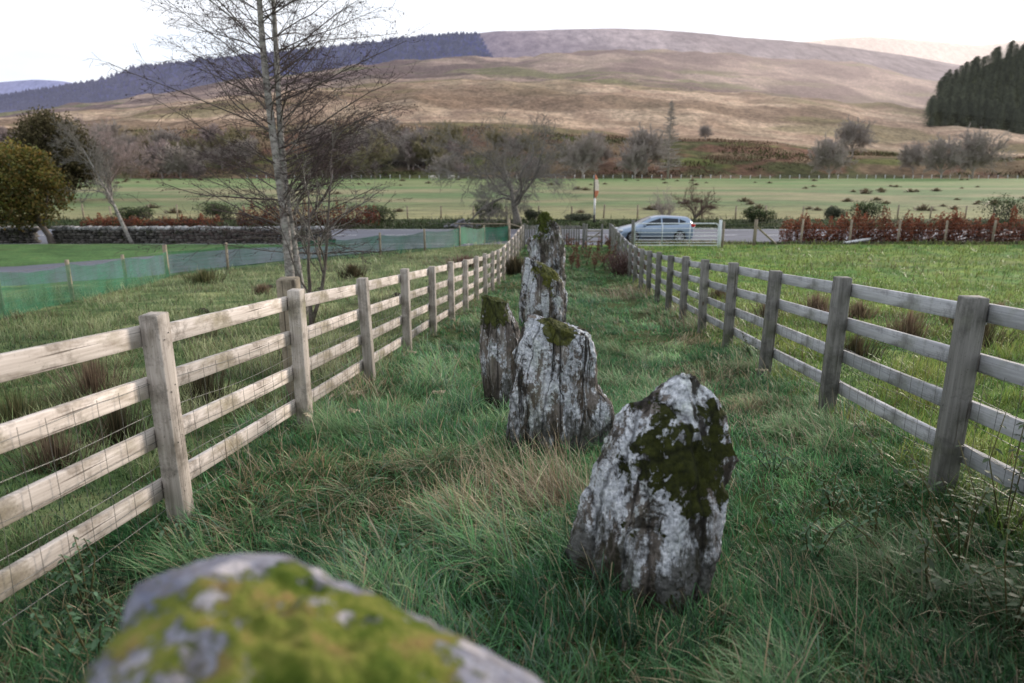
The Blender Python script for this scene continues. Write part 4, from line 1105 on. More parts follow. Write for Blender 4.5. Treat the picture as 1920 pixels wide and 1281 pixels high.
# netting fence on the left
def net_fence():
    px = [(-60, 625), (8, 598), (137, 566), (240, 543), (315, 519), (427, 505), (600, 490), (713, 479), (797, 470), (862, 461), (908, 457), (955, 452)]
    pts = []
    for a, b_ in px: pts.append(hit(a, b_))
    t = thing('netting_fence', (*pts[0], g1(*pts[0])), 'stake and wire fence hung with green windbreak netting along the left lane', 'fence'); b = Vector(t.location)
    P3 = []
    for i, (x, y) in enumerate(pts):
        z = g1(x, y); R = random.Random(i + 50); h = (1.02, 1.15, 1.28)[2 if i == 11 else (1 if i == 4 else 0)]
        w = .075 if i in (4, 11) else .048
        o = MB().tube([(x, y, z - .3), (x + R.gauss(0, .02), y, z + h)], [w * 1.05, w], 8).build('stake', 'stake_wood', t, True); o.location = -b
        P3.append((x, y, z))
    V = []; Fs = []; Q = []
    for i in range(len(P3) - 1):
        for f in np.linspace(0, 1, 13)[:-1 if i < len(P3) - 2 else 13]:
            p = [P3[i][k] + (P3[i + 1][k] - P3[i][k]) * f for k in range(3)]; sag = .09 * sin(pi * f) ; Q.append((p[0], p[1], g1(p[0], p[1]), sag))
    R = random.Random(8)
    for x, y, z, s in Q:
        w = R.gauss(0, .012)
        V += [(x + w + .05, y + .06, z + .02), (x - w + .05, y + .07, z + .45), (x + .05, y + .06, z + .92 - s)]
    for i in range(len(Q) - 1): k = i * 3; Fs += [(k, k + 3, k + 4, k + 1), (k + 1, k + 4, k + 5, k + 2)]
    o = mk('netting', V, Fs, 'green_netting', t, smooth=True); o.location = -b
    m = MB()
    for h in (.15, .3, .45, .6, .75, .9): m.tube([(x, y - .05, z + h) for x, y, z in P3], .0035, 4, False)
    for i in range(len(P3) - 1):
        for f in np.linspace(0, 1, 11): 
            p = [P3[i][k] + (P3[i + 1][k] - P3[i][k]) * f for k in range(3)]; m.tube([(p[0], p[1] - .05, p[2] + .1), (p[0], p[1] - .05, p[2] + .92)], .002, 3, False)
    o = m.build('wire', 'wire', t); o.location = -b
    # panel from the last stake to the picket corner
    e = P3[-1]
    t2 = thing('board_fence', e, 'low plank and rail fence from the netting corner to the corridor end', 'fence')
    MB().tube([(0, -.02, 1.0), (.62, -2.2, 1.0)], .035, 6).build('rail', 'stake_wood', t2)
    MB().tube([(.7, -2.25, -.2), (.7, -2.25, 1.12)], .06, 8).build('post', 'stake_wood', t2)
    MB().tube([(-3.2, .2, .98), (0, .02, .98)], .035, 6).build('top_rail', 'stake_wood', t2)
net_fence()
# fences beyond the road
def line_fence(name, label, P, h, r, wires, wr, mat='stake_wood'):
    t = thing(name, (*P[0], g1(*P[0])), label, 'fence'); b = Vector(t.location); R = random.Random(len(P))
    Q = [(x, y, g1(x, y)) for x, y in P]
    k = 0
    for x, y, z in Q:
        o = MB().tube([(x, y, z - .2), (x + R.gauss(0, .03), y, z + h * R.uniform(.9, 1.08))], r, 6).build('post', mat, t); o.location = -b
    m = MB()
    for w in wires: m.tube([(x, y - r, z + w) for x, y, z in Q], wr, 3, False)
    o = m.build('wire', 'wire', t); o.location = -b
line_fence('roadside_fence', 'row of dark stakes and wire on the far side of the road', [(x, 56.8 + .4 * sin(x)) for x in np.arange(-38, 46, 2.68)], 1.1, .07, (.4, .7, 1.0), .006)
line_fence('field_fence', 'distant stake fence along the far edge of the green field', [(x, 232 + 1.5 * sin(x * .05)) for x in np.arange(-88, 170, 3.2)], 1.25, .1, (.6, 1.1), .03, 'gate_white')

# drystone walls
def stone_wall(label, x0, x1, y, H, seed):
    R = np.random.default_rng(seed); t = thing('drystone_wall', (x0, y, g1(x0, y)), label, 'wall'); V = []; Fs = []; C = []; VT = []; FT = []; CT_ = []
    def rock(c, d, Vl, Fl, Cl, col):
        bmv = [(a, b, e) for e in (-1, -.35, .4, 1) for a, b in ((-.8, -.8), (0, -1), (.85, -.75), (1, 0), (.8, .8), (0, 1), (-.8, .8), (-1, 0))]
        k = len(Vl)
        for a, b, e in bmv:
            s = .72 if abs(e) == 1 else 1
            Vl.append((c[0] + a * s * d[0] * R.uniform(.85, 1.12), c[1] + b * s * d[1] * R.uniform(.85, 1.12), c[2] + e * d[2] * R.uniform(.85, 1.1))); Cl.append(col)
        for r in range(3):
            for i in range(8): j = (i + 1) % 8; Fl.append((k + r * 8 + i, k + r * 8 + j, k + r * 8 + 8 + j, k + r * 8 + 8 + i))
        Fl.append(tuple(k + 24 + i for i in range(8)))
    z = .0
    while z < H - .1:
        x = 0; hh = R.uniform(.055, .085)
        while x < x1 - x0:
            w = R.uniform(.1, .22); g = R.uniform(.05, .16)
            rock((x + w, R.normal(0, .04), z + hh + (g1(x0 + x, y) - t.location.z)), (w, .24, hh), V, Fs, C, (g, g * .95, g * .88)); x += 2 * w
        z += 2 * hh
    x = 0
    while x < x1 - x0:
        w = R.uniform(.09, .2); g = R.uniform(.16, .42)
        rock((x + w, R.normal(0, .03), H + R.uniform(0, .04) + (g1(x0 + x, y) - t.location.z)), (w, .26, R.uniform(.08, .13)), VT, FT, CT_, (g, g, g * 1.02)); x += 2 * w
    mk('courses', V, Fs, 'wall_stone', t, col=np.array(C)); mk('coping', VT, FT, 'wall_stone', t, col=np.array(CT_))
stone_wall('short dark drystone wall left of the gap at the leafy tree', -42, -26.9, 38.9, .8, 1)
stone_wall('long dark drystone wall with pale coping running behind the twin-stemmed tree', -25.8, -10.2, 38.7, .82, 2)
# stone heap
R = np.random.default_rng(5)
t = thing('stone_heap', at_px(868, 48.6), 'small heap of grey stones at the roadside left of the gorse bush', 'stones')
m = MB()
for i in range(26): m.box((R.normal(0, .6), R.normal(0, .2), abs(R.normal(.15, .2))), (.35, .3, .22), R.uniform(0, 3), .08, R.uniform(-.4, .4), R.uniform(-.4, .4))
m.build('stones', 'wall_stone', t, col=np.tile(np.array([[.2, .2, .22]]), (len(m.v), 1)))

# ------------------------------------------------------------------ banner pole
bx, by, bz = at_px(1114, 51.2)
t = thing('banner_pole', (bx, by, bz), 'slim roadside pole with white and orange furled banner left of the car', 'banner')
MB().tube([(0, 0, -.2), (0, 0, .55)], .085, 8).build('base', 'black_paint', t)
MB().tube([(0, 0, .55), (0, 0, 1.75)], .075, 8).build('lower_pole', 'white_paint', t)
MB().tube([(-.06, 0, 1.75), (-.07, 0, 3.5)], .04, 6).build('upper_pole', 'black_paint', t)
fl = [(1.7, .02, .03), (2.0, -.02, .24), (2.3, -.02, .3), (2.7, -.02, .3), (3.1, -.02, .22), (3.42, -.03, .08)]
def flag(rows, mat, name):
    V = []; Fs = []
    for z, a, w in rows: V += [(a, 0, z), (a + w * .5, -.05, z), (a + w, .02, z)]
    for i in range(len(rows) - 1): k = i * 3; Fs += [(k, k + 1, k + 4, k + 3), (k + 1, k + 2, k + 5, k + 4)]
    mk(name, V, Fs, mat, t)
flag(fl[:3], 'flag_orange', 'orange_panel'); flag(fl[2:5], 'flag_white', 'pale_panel'); flag(fl[4:], 'flag_orange', 'tip_panel')
# light traffic marker seen through the twin-stemmed tree
# ------------------------------------------------------------------ car
def car():
    L = 4.33
    t = thing('parked_car', (8.17, 39.62, ROADZ), 'silver-blue hatchback car on the near lane heading left', 'car')
    xs = np.unique(np.concatenate([np.linspace(-2.165, -1.95, 7), np.linspace(-1.95, 2.0, 80), np.linspace(2.0, 2.165, 8)]))
    XW = (-1.33, 1.28)
    def I(x, P): return float(np.interp(x, [p[0] for p in P], [p[1] for p in P]))
    hw = [(-2.165, .5), (-2.1, .68), (-1.95, .8), (-1.6, .87), (-.5, .895), (1.3, .895), (1.8, .86), (2.05, .76), (2.165, .6)]
    belt = [(-2.165, .56), (-2.1, .66), (-1.9, .76), (-1.5, .85), (-1.0, .93), (0, .96), (1.2, 1.0), (1.8, 1.05), (2.05, 1.03), (2.165, .9)]
    roof = [(-2.165, .6), (-2.1, .7), (-1.9, .81), (-1.5, .91), (-1.15, .985), (-1.05, 1.02), (-.6, 1.27), (-.25, 1.41), (.1, 1.475), (.5, 1.49), (1.0, 1.465), (1.5, 1.44), (1.8, 1.4), (1.96, 1.26), (2.08, 1.08), (2.165, .93)]
    rw = [(-2.165, .42), (-2.1, .6), (-1.9, .7), (-1.1, .76), (-.9, .74), (-.3, .62), (.3, .6), (1.4, .57), (1.8, .55), (1.95, .6), (2.165, .52)]
    def sec(x):
        w = I(x, hw); zb = .2 + .14 * sm(-1.9, -2.165, x) + .12 * sm(1.9, 2.165, x)
        for xw in XW:
            d = abs(x - xw)
            if d < .375: zb = max(zb, .3 + math.sqrt(.375 ** 2 - d * d))
        bt, rf, r = I(x, belt), I(x, roof), I(x, rw)
        rf = max(rf, bt + .03); zb = min(zb, bt - .1)
        zm = max(zb + .03, .55)
        return [(0, zb), (w * .82, zb), (w * .96, zb + .01), (w, max(zb + .02, .42)), (w * 1.0, max(zb + .04, .6)), (w * .985, max(zb + .06, bt - .12)), (w * .95, bt), (r + (w * .95 - r) * .5, bt + (rf - .04 - bt) * .52), (r, rf - .045), (r * .86, rf - .008), (r * .4, rf + .008), (0, rf + .012)]
    secs = [sec(x) for x in xs]; n = len(secs[0]); V = []; Fs = []
    ring = 2 * n - 2
    for x, s in zip(xs, secs):
        for (y, z) in s: V.append((x, -y, z))
        for (y, z) in s[-2:0:-1]: V.append((x, y, z))
    for i in range(len(xs) - 1):
        for k in range(ring): j = (k + 1) % ring; Fs.append((i * ring + k, i * ring + j, i * ring + ring + j, i * ring + ring + k))
    Fs += [tuple(range(ring)), tuple(range((len(xs) - 1) * ring, len(xs) * ring))[::-1]]
    mk('body', V, Fs, 'car_paint', t, smooth=True)
    # side glass
    def sp(x, f, s):
        w = I(x, hw) * .95; r = I(x, rw); bt = I(x, belt); rf = max(I(x, roof), bt + .03) - .045
        P = [(w, bt), (r + (w - r) * .5, bt + (rf + .005 - bt) * .52), (r, rf)]
        q = np.interp(f, [0, .52, 1], [p[0] for p in P]); z = np.interp(f, [0, .52, 1], [p[1] for p in P])
        return (x, s * (q + .006), z)
    def pane(x0, x1, nm, s, fa=(.1, .86), fb=(.1, .86)):
        V = []; Fs = []; K = 10
        for i in range(K + 1):
            x = x0 + (x1 - x0) * i / K; u = i / K
            lo = fa[0] + (fb[0] - fa[0]) * u; hi = fa[1] + (fb[1] - fa[1]) * u
            for k in range(5): V.append(sp(x, lo + (hi - lo) * k / 4, s))
        for i in range(K):
            for k in range(4): a = i * 5 + k; Fs.append((a, a + 5, a + 6, a + 1))
        mk(nm, V, Fs, 'car_glass', t, smooth=True)
    for s in (-1, 1):
        pane(-.78, .22, 'front_window', s, (.08, .5), (.08, .88)); pane(.3, 1.2, 'rear_window', s, (.08, .88), (.08, .84)); pane(1.27, 1.62, 'quarter_window', s, (.1, .8), (.35, .5))
    # windscreen and back glass
    def top(xa, xb, nm):
        V = []; Fs = []
        for i in range(9):
            x = xa + (xb - xa) * i / 8; r = I(x, rw) * .8; rf = max(I(x, roof), I(x, belt) + .03)
            for k in (-1, -.5, 0, .5, 1): V.append((x + (-.008 if xa < 0 else .008), r * k, rf + .02 - .012 * abs(k)))
        for i in range(8):
            for k in range(4): a = i * 5 + k; Fs.append((a, a + 5, a + 6, a + 1))
        mk(nm, V, Fs, 'car_glass', t, smooth=True)
    top(-.98, -.28, 'windscreen'); top(1.8, 2.06, 'back_glass')
    # door lines, handles, sill, mirrors, lamps
    for s in (-1, 1):
        for x in (-.92, .26, 1.18):
            MB().box((x, s * .893, .62), (.012, .008, .62 if x != 1.18 else .4), 0).build('door_gap', 'black_paint', t)
        for x in (.12, 1.04): MB().box((x, s * .9, .84), (.17, .02, .03), 0, .006).build('door_handle', 'car_paint', t)
        MB().box((0, s * .9, .3), (1.7, .02, .07), 0, .008).build('sill', 'black_paint', t)
        MB().box((-.72, s * 1.0, 1.0), (.13, .17, .12), 0, .03).build('mirror', 'car_paint', t)
        V = []; 
        MB().box((2.0, s * .72, .98), (.3, .2, .17), s * .5, .04).build('tail_lamp', 'tail_red', t)
        MB().box((-1.93, s * .68, .7), (.36, .2, .11), -s * .45, .03).build('headlight', 'lamp_clear', t)
        MB().box((-2.07, s * .56, .38), (.16, .14, .08), 0, .02).build('fog_lamp', 'black_paint', t)
    MB().box((2.15, 0, .46), (.04, 1.2, .2), 0, .015).build('rear_bumper_insert', 'black_paint', t)
    MB().box((2.17, 0, .8), (.012, .5, .11), 0).build('number_plate', 'flag_white', t)
    MB().box((-2.17, 0, .42), (.02, .9, .16), 0, .006).build('grille', 'black_paint', t)
    for xw in XW:
        for s in (-1, 1):
            w = MB(); w.tube([(xw, s * .66, .32), (xw, s * .7, .32), (xw, s * .86, .32), (xw, s * .885, .32)], [.29, .32, .32, .295], 28)
            wh = w.build('wheel', 'dark_rubber', t, False)
            r = MB(); r.tube([(xw, s * .876, .32), (xw, s * .893, .32)], [.07, .055], 16)
            for k in range(10):
                a = 2 * pi * k / 10; r.box((xw + .13 * sin(a), s * .888, .32 + .13 * cos(a)), (.035, .012, .2), 0, 0, 0, a)
            a_ = [(xw + .225 * cos(q), s * .888, .32 + .225 * sin(q)) for q in np.linspace(0, 2 * pi, 33)]
            r.tube(a_, .013, 6, False)
            r.build('rim', 'alloy', wh)
    MB().box((0, 0, .38), (3.7, 1.45, .34), 0).build('underbody', 'black_paint', t)
car()

# ------------------------------------------------------------------ russet hedges
RUS = [(.14, .045, .028), (.28, .085, .05), (.42, .14, .08), (.34, .16, .1), (.16, .08, .05)]
def hedge(label, x0, x1, y, h, n, seed, cols=RUS, zoff=0):
    R = np.random.default_rng(seed); bl = []
    x = 0
    while x < x1 - x0:
        hh = h * R.uniform(.65, 1.1); w = R.uniform(.25, .42)
        bl.append((x, R.normal(0, .15), hh * .45, w, .35, hh * .5))
        if R.random() < .35: bl.append((x + R.normal(0, .1), 0, hh * .9, w * .4, .2, h * .32))
        x += w * R.uniform(.8, 1.15)
    return leafy('beech_hedge', (x0, y, g1(x0, y) + zoff), label, 'hedge', bl, n, .05, cols, sticks=60, mat='dry_leaf', stickmat='bark_red')
hedge('russet beech hedge behind the wire fence on the right', 15.2, 36, 38.0, 1.7, 60000, 1)
hedge('low russet hedge strip beyond the road left of the twin-stemmed tree', -30, -20.5, 48.6, .8, 9000, 2)
hedge('taller russet shrubs beyond the road directly behind the twin-stemmed tree', -19.5, -9.5, 49.6, 1.7, 13000, 3, [(.13, .035, .025), (.26, .07, .045), (.3, .11, .08)])

# ------------------------------------------------------------------ rush tufts and other tufts
TUFTS = [(180, 748, .55, .42, 'b', 'large brown rush tuft behind the lowest rails left of the nearest left post'), (385, 760, .5, .4, 'd', 'dark rush tuft between the first two left fence posts'),
         (35, 800, .4, .4, 'g', 'greenish rush tuft at the left edge behind the rail fence'), (105, 880, .35, .3, 'b', 'small brown tuft low behind the bottom left rails'), (225, 830, .4, .3, 'd', 'dark tuft just behind the second lowest left rail'),
         (383, 530, .5, .8, 'g', 'yellow-green rush tuft left of the tree inside the netting'), (492, 553, .35, .35, 'b', 'small brown tuft left of the tree foot'), (660, 520, .55, .6, 'd', 'dark green rush tuft right of the tree in the left field'),
         (965, 512, .7, .9, 'd', 'big dark rush tuft left of the tallest stone'), (872, 500, .5, 1.2, 'r', 'reddish rush patch outside the far part of the left fence'),
         (1530, 590, .5, .5, 'b', 'brown rush tuft behind the fourth right fence post'), (1610, 598, .4, .4, 'b', 'straw tuft between the second and third right posts'), (1700, 640, .55, .55, 'b', 'broad brown rush tuft behind the second right fence bay'),
         (1600, 668, .35, .5, 'd', 'low dark tuft in the second right fence bay'), (1835, 650, .55, .5, 'd', 'dark upright rush tuft right of the nearest right post'), (1790, 610, .4, .4, 'b', 'brown rushes behind the nearest right post'),
         (1440, 600, .45, .3, 'b', 'thin brown tuft beyond the third right post'), (1350, 560, .35, .4, 'b', 'pale brown tuft beyond the fourth right post'), (1560, 610, .4, .35, 'r', 'reddish tuft right of the second right post'), (1870, 590, .3, .3, 'b', 'brown rush tuft at the right edge of the field')]
def tuft(px, py, h, w, k, lab, seed, cat='rush tuft'):
    x, y = hit(px, py); z = g1(x, y); n = int(320 + 260 * w); R = np.random.default_rng(seed)
    t = thing('rush_tuft', (x, y, z), lab, cat)
    r = np.abs(R.normal(0, w * .33, n)); a = R.random(n) * 2 * pi
    cols = {'b': [(.1, .065, .045), (.2, .14, .1), (.3, .23, .16)], 'd': [(.035, .035, .02), (.08, .07, .04), (.14, .1, .06)], 'g': [(.06, .075, .03), (.13, .14, .06), (.22, .19, .1)], 'r': [(.1, .06, .05), (.18, .11, .09), (.26, .2, .15)]}[k]
    scatter_blades('blades', np.stack([r * np.cos(a), r * np.sin(a)], 1), h * R.uniform(.4, 1.05, n), max(.005, y * .0009), pick(n, cols, R), np.clip(.15 + r / w * .9 + R.normal(0, .15, n), 0, 1.3), zf=np.zeros(n), kind=None, parent=t, seed=seed, dirs=a + R.normal(0, .4, n), lvl=2, bend=.6)
for i, q in enumerate(TUFTS): tuft(*q, seed=200 + i)
# tussocks dotted over the field beyond the road (one mesh, many copies)
def tussocks():
    R = np.random.default_rng(77); x, y = 0, 0; n = 160
    t = thing('field_tussock', (0, 70, 0), 'small dark rush tussock dotted over the field beyond the road', 'tussock', 'tussocks dotted over the far field')
    r = np.abs(R.normal(0, .3, n)); a = R.random(n) * 2 * pi
    o = scatter_blades('blades', np.stack([r * np.cos(a), r * np.sin(a)], 1), R.uniform(.2, .6, n), .06, pick(n, [(.09, .07, .045), (.18, .14, .09), (.24, .2, .13)], R), np.clip(.1 + r * 2, 0, 1.2), zf=np.zeros(n), kind=None, parent=t, seed=3, dirs=a)
    first = True; k = 0
    while k < 95:
        yy = 62 + 160 * R.random() ** 1.4; u = R.uniform(-.6, .8); xx = u * yy
        if fbm(np.array(xx * .03), np.array(yy * .05), 3) < .47: continue
        z = g1(xx, yy); s = R.uniform(.6, 1.5)
        if first: t.location = (xx, yy, z); first = False
        else: dup(t, (xx, yy, z), R.uniform(0, 6), (s * 1.3, s, s * .9))
        k += 1
tussocks()
# molehills
for i, (px, py, s) in enumerate(((378, 586, .2), (600, 549, .3), (632, 549, .25), (745, 560, .3), (480, 580, .22), (318, 632, .28), (505, 540, .2))):
    x, y = hit(px, py); R = random.Random(i); m = MB()
    V = []; Fs = []; N = 14
    for a_ in range(5):
        rr = s * (1 - a_ / 4.2) * .9; zz = .55 * s * sin(a_ / 4 * pi / 2)
        for k in range(N): q = 2 * pi * k / N; j = 1 + R.uniform(-.18, .18); V.append((rr * j * cos(q), rr * j * sin(q), zz - .02 + R.uniform(-.01, .015)))
    for a_ in range(4):
        for k in range(N): j = (k + 1) % N; Fs.append((a_ * N + k, a_ * N + j, a_ * N + N + j, a_ * N + N + k))
    Fs.append(tuple(4 * N + k for k in range(N)))
    lab = ['molehill left of the yellow-green rush tuft', 'dark molehill just right of the sapling foot', 'molehill right of the sapling foot, beside another', 'molehill behind the third left fence post', 'flat molehill left of the tree foot', 'dark earth mound behind the top rail right of the nearest left post', 'small molehill above the brown tuft left of the tree'][i]
    tag(mk('molehill', V, Fs, 'soil', loc=(x, y, g1(x, y)), smooth=True), lab, 'molehill')

# dead bramble shrub by the right fence and dried dock stems at the corridor end
def dead_shrub(px, py, w, h, lab, seed, cols, n=2600, name='dead_shrub'):
    x, y = hit(px, py); R = np.random.default_rng(seed)
    bl = [(R.uniform(-.5, .5) * w, R.uniform(-.4, .4) * w, h * R.uniform(.25, .65), w * .3, w * .3, h * .35) for _ in range(8)]
    leafy(name, (x, y, g1(x, y)), lab, 'shrub', bl, n, .022, cols, sticks=70, mat='dry_leaf', stickmat='bark_red')
dead_shrub(1178, 520, 1.25, 1.0, 'dark purplish withered bramble against the far part of the right rail fence', 1, [(.06, .04, .038), (.13, .085, .08), (.22, .16, .15)], 5000)
dead_shrub(1195, 500, 1.0, .9, 'brown withered bramble just beyond the purplish one', 2, [(.08, .05, .045), (.15, .1, .09), (.2, .15, .14)], 3000)
for i, (px, py, s) in enumerate(((1072, 505, 1), (1085, 512, .8), (1100, 498, 1.1), (1115, 508, 1), (1130, 500, .9), (1145, 495, 1), (1080, 482, 1), (1120, 480, 1.1), (1152, 512, .7), (1160, 482, .9), (1064, 470, 1), (1140, 470, 1))):
    x, y = hit(px, py); R = random.Random(i + 70)
    t = thing('dock_plant', (x, y, g1(x, y)), 'dried reddish-brown dock stalk standing in the far end of the corridor', 'dried plant', 'dried docks at the end of the corridor')
    m = MB(); V = []; 
    for k in range(4):
        e = Vector((R.gauss(0, .13), R.gauss(0, .13), .85 * s * R.uniform(.6, 1.1))); m.tube([(0, 0, -.02), tuple(e * .55 + Vector((R.gauss(0, .02), 0, .03))), tuple(e)], [.008, .007, .004], 4)
        for _ in range(60):
            f = R.uniform(.35, 1); c = e * f + Vector([R.gauss(0, .035)] * 2 + [R.gauss(0, .02)]); V.append(c)
    m.build('stalks', 'bark_red', t)
    q = np.array([[tuple(c + Vector((R.gauss(0, .018), R.gauss(0, .018), R.gauss(0, .022)))) for _ in range(4)] for c in V]).reshape(-1, 3)
    cc = np.repeat(pick(len(V), [(.1, .04, .03), (.2, .09, .06), (.26, .16, .12)], np.random.default_rng(i)), 4, axis=0)
    mk('seed_heads', q, np.arange(len(q)).reshape(-1, 4), 'dry_leaf', t, col=cc)

# nettles and brambles in the near grass
def leaf_plant(name, px, py, h, nl, ls, lab, seed, cols, cat, spread=.12, stems=4, droop=.2):
    x, y = hit(px, py); R = random.Random(seed); t = thing(name, (x, y, g1(x, y)), lab, cat); m = MB(); V = []; Fs = []; C = []
    cr = np.random.default_rng(seed)
    for s in range(stems):
        e = Vector((R.gauss(0, spread), R.gauss(0, spread), h * R.uniform(.6, 1))); mid = e * .5 + Vector((R.gauss(0, .03), R.gauss(0, .03), .06))
        P = [Vector((0, 0, -.02)), mid, e]; m.tube(P, [.004, .003, .002], 5)
        for k in range(nl):
            f = .25 + .75 * (k + .5) / nl; p = P[1].lerp(P[2], f * 2 - 1) if f > .5 else P[0].lerp(P[1], f * 2)
            for sd in (0, pi):
                a = k * 1.57 + sd + R.gauss(0, .3); d = Vector((cos(a), sin(a), -droop + R.gauss(0, .25))).normalized(); w = d.cross(Vector((0, 0, 1))).normalized()
                L = ls * (1.1 - .6 * f) * R.uniform(.7, 1.2); nrm = w.cross(d)
                b = len(V); ctr = [0, .25, .55, .8, 1]; wd = [.05, .26, .24, .12, 0]
                for q, ww in zip(ctr, wd):
                    c = p + d * (L * (.15 + q)) - Vector((0, 0, L * .35 * q * q))
                    V += [tuple(c + w * ww * L + nrm * .04 * L), tuple(c - nrm * .0), tuple(c - w * ww * L + nrm * .04 * L)]
                for i in range(4):
                    for j in (0, 1): a0 = b + i * 3 + j; Fs.append((a0, a0 + 3, a0 + 4, a0 + 1))
                col = pick(1, cols, cr)[0]; C += [col] * 15
    m.build('stems', 'bark_green', t); mk('leaves', V, Fs, 'leaf', t, col=np.array(C), smooth=True)
NET = [(.035, .08, .035), (.07, .14, .07), (.13, .22, .13)]
for i, (px, py, h, lab) in enumerate(((165, 1150, .38, 'nettle against the lowest left rail'), (345, 1062, .22, 'small nettle right of the nearest left post foot'), (180, 1260, .34, 'nettle clump in the lower left corner'), (655, 1105, .32, 'single nettle above the blurred mossy boulder'),
                                      (1560, 960, .3, 'nettle clump left of the nearest right post foot'), (1640, 1020, .34, 'pale nettle clump below the nearest right post'), (1450, 890, .24, 'small nettle in the long grass right of the front stone'), (1520, 1060, .3, 'broad nettle clump in the grass right of the front stone'))):
    leaf_plant('nettle_plant', px, py, h, 9, .042, lab, 300 + i, NET, 'nettle')
DBR = [(.03, .05, .025), (.06, .09, .045), (.1, .13, .08)]
for i, (px, py, h, lab) in enumerate(((1800, 1060, .75, 'tall dark bramble at the foot of the right rail fence'), (1880, 1010, .8, 'dark bramble by the right edge over the lower rail'), (1740, 1130, .5, 'low bramble in the dark grass lower right'), (1890, 1200, .6, 'bramble in the lower right corner'), (1420, 690, .5, 'thin bramble against the third right post'))):
    leaf_plant('bramble_plant', px, py, h, 7, .05, lab, 320 + i, DBR, 'bramble', .22, 6, .1)
# dry stalks and bent straw stems near the camera
def straws():
    R = np.random.default_rng(71); XY = []; 
    for px, py, r, n in ((720, 1090, .25, 12), (690, 1050, .3, 10), (1000, 950, .35, 160), (1060, 960, .2, 200), (900, 990, .3, 110), (1760, 1120, .4, 45), (1600, 1180, .35, 28), (1330, 740, .5, 60), (700, 760, .4, 60), (1330, 620, .9, 220), (1180, 560, 1.0, 240), (480, 900, .4, 40), (1500, 850, .5, 60)):
        x, y = hit(px, py); XY.append(np.stack([x + R.normal(0, r * .5, n), y + R.normal(0, r * .5, n)], 1))
    XY = np.concatenate(XY); n = len(XY)
    scatter_blades('dry_stalks', XY, R.uniform(.2, .5, n), .0022 + .0006 * XY[:, 1], pick(n, [(.22, .17, .1), (.42, .34, .22), (.5, .43, .32)], R), R.uniform(.2, 1.3, n), lvl=2, seed=8, dirs=R.normal(2.6, .8, n))
straws()

for i, (px, py) in enumerate(((615, 830), (705, 815), (785, 830), (600, 870), (700, 845), (745, 700), (1460, 760))):
    x, y = hit(px, py); R = random.Random(i + 400); m = MB(); h = R.uniform(.3, .45); a = R.uniform(0, 6.28)
    P = [Vector((0, 0, 0)), Vector((cos(a) * .04, sin(a) * .04, h * .6)), Vector((cos(a) * .13, sin(a) * .13, h * .9)), Vector((cos(a) * .24, sin(a) * .24, h * .86))]
    m.tube(P, .0016, 4)
    t = thing('seeding_stem', (x, y, g1(x, y)), 'bent straw-coloured grass stem with a pale feathery seed head', 'grass stem', 'seeding stems in the corridor')
    m.build('stem', 'straw', t); V = []
    for _ in range(45):
        f = R.random(); c = P[2].lerp(P[3], f); g = c + Vector((R.gauss(0, .008), R.gauss(0, .008), R.gauss(-.004, .008))); w = Vector((R.gauss(0, .004), R.gauss(0, .004), R.gauss(0, .004)))
        V += [tuple(c), tuple(g + w), tuple(g + Vector((0, 0, -.006))), tuple(g - w)]
    mk('seed_head', V, np.arange(len(V)).reshape(-1, 4), 'straw', t)

# ------------------------------------------------------------------ far trees on the bank, conifers
def proto(name, P, seed, H, r0, mats, rmin, label, group, cat='tree', lean=(0, 0)):
    t, _ = plant_tree(name, (0, 0, 0), label, cat, P, seed, H, r0, mats, rmin, group, lean); return t
FAR = dict(ROUND, depth=4, n=[20, 13, 12], ang=[(.3, 1.2), (.3, .9), (.3, 1.0)], ratio=[1.6, .5, .5], seg=[4, 6, 5, 4], **{'from': [.35, .15, .1]})
pa = proto('bank_tree', FAR, 61, 3.2, .22, ('bark_far',) * 3, .032, 'grey bare tree in the thicket at the foot of the bank beyond the field', 'grey bare trees in the bank thicket')
pb = proto('bank_tree', dict(FAR, n=[26, 13, 12]), 62, 2.4, .2, ('bark_purple',) * 3, .034, 'purplish bare bush in the thicket at the foot of the bank', 'purplish bare bushes in the bank thicket')
pc = proto('bank_tree', dict(FAR, n=[22, 13, 12]), 63, 2.8, .2, ('bark_olive',) * 3, .034, 'olive bare bush in the thicket at the foot of the bank', 'olive bare bushes in the bank thicket')
used = set()
def put(pr, px, py, s, lab=None, rz=0, sz=None, grp=None):
    # base given as pixel on the hillside or field edge
    if py > 326: x, y, z = at_px(px, 234)
    else: x, y, z = az(px, py)
    z -= .4
    sc = (s, s, s if sz is None else sz)
    if pr.name not in used:
        used.add(pr.name); pr.location = (x, y, z); pr.scale = sc; o = pr
    else: o = dup(pr, (x, y, z), rz, sc)
    if lab:
        o['label'] = lab
        if 'group' in o: del o['group']
    return o
RR = random.Random(9)
protos_src = (pa, pb, pc)
for i in range(92):
    px = RR.choice((RR.uniform(590, 860), RR.uniform(590, 860), RR.uniform(300, 470), RR.uniform(840, 1130), RR.uniform(-60, 300)))
    py = RR.uniform(285, 330); s = RR.uniform(.9, 2.1)
    pr = RR.choices(protos_src, (3, 4, 4))[0]
    put(pr, px, py, s, rz=RR.uniform(0, 6))
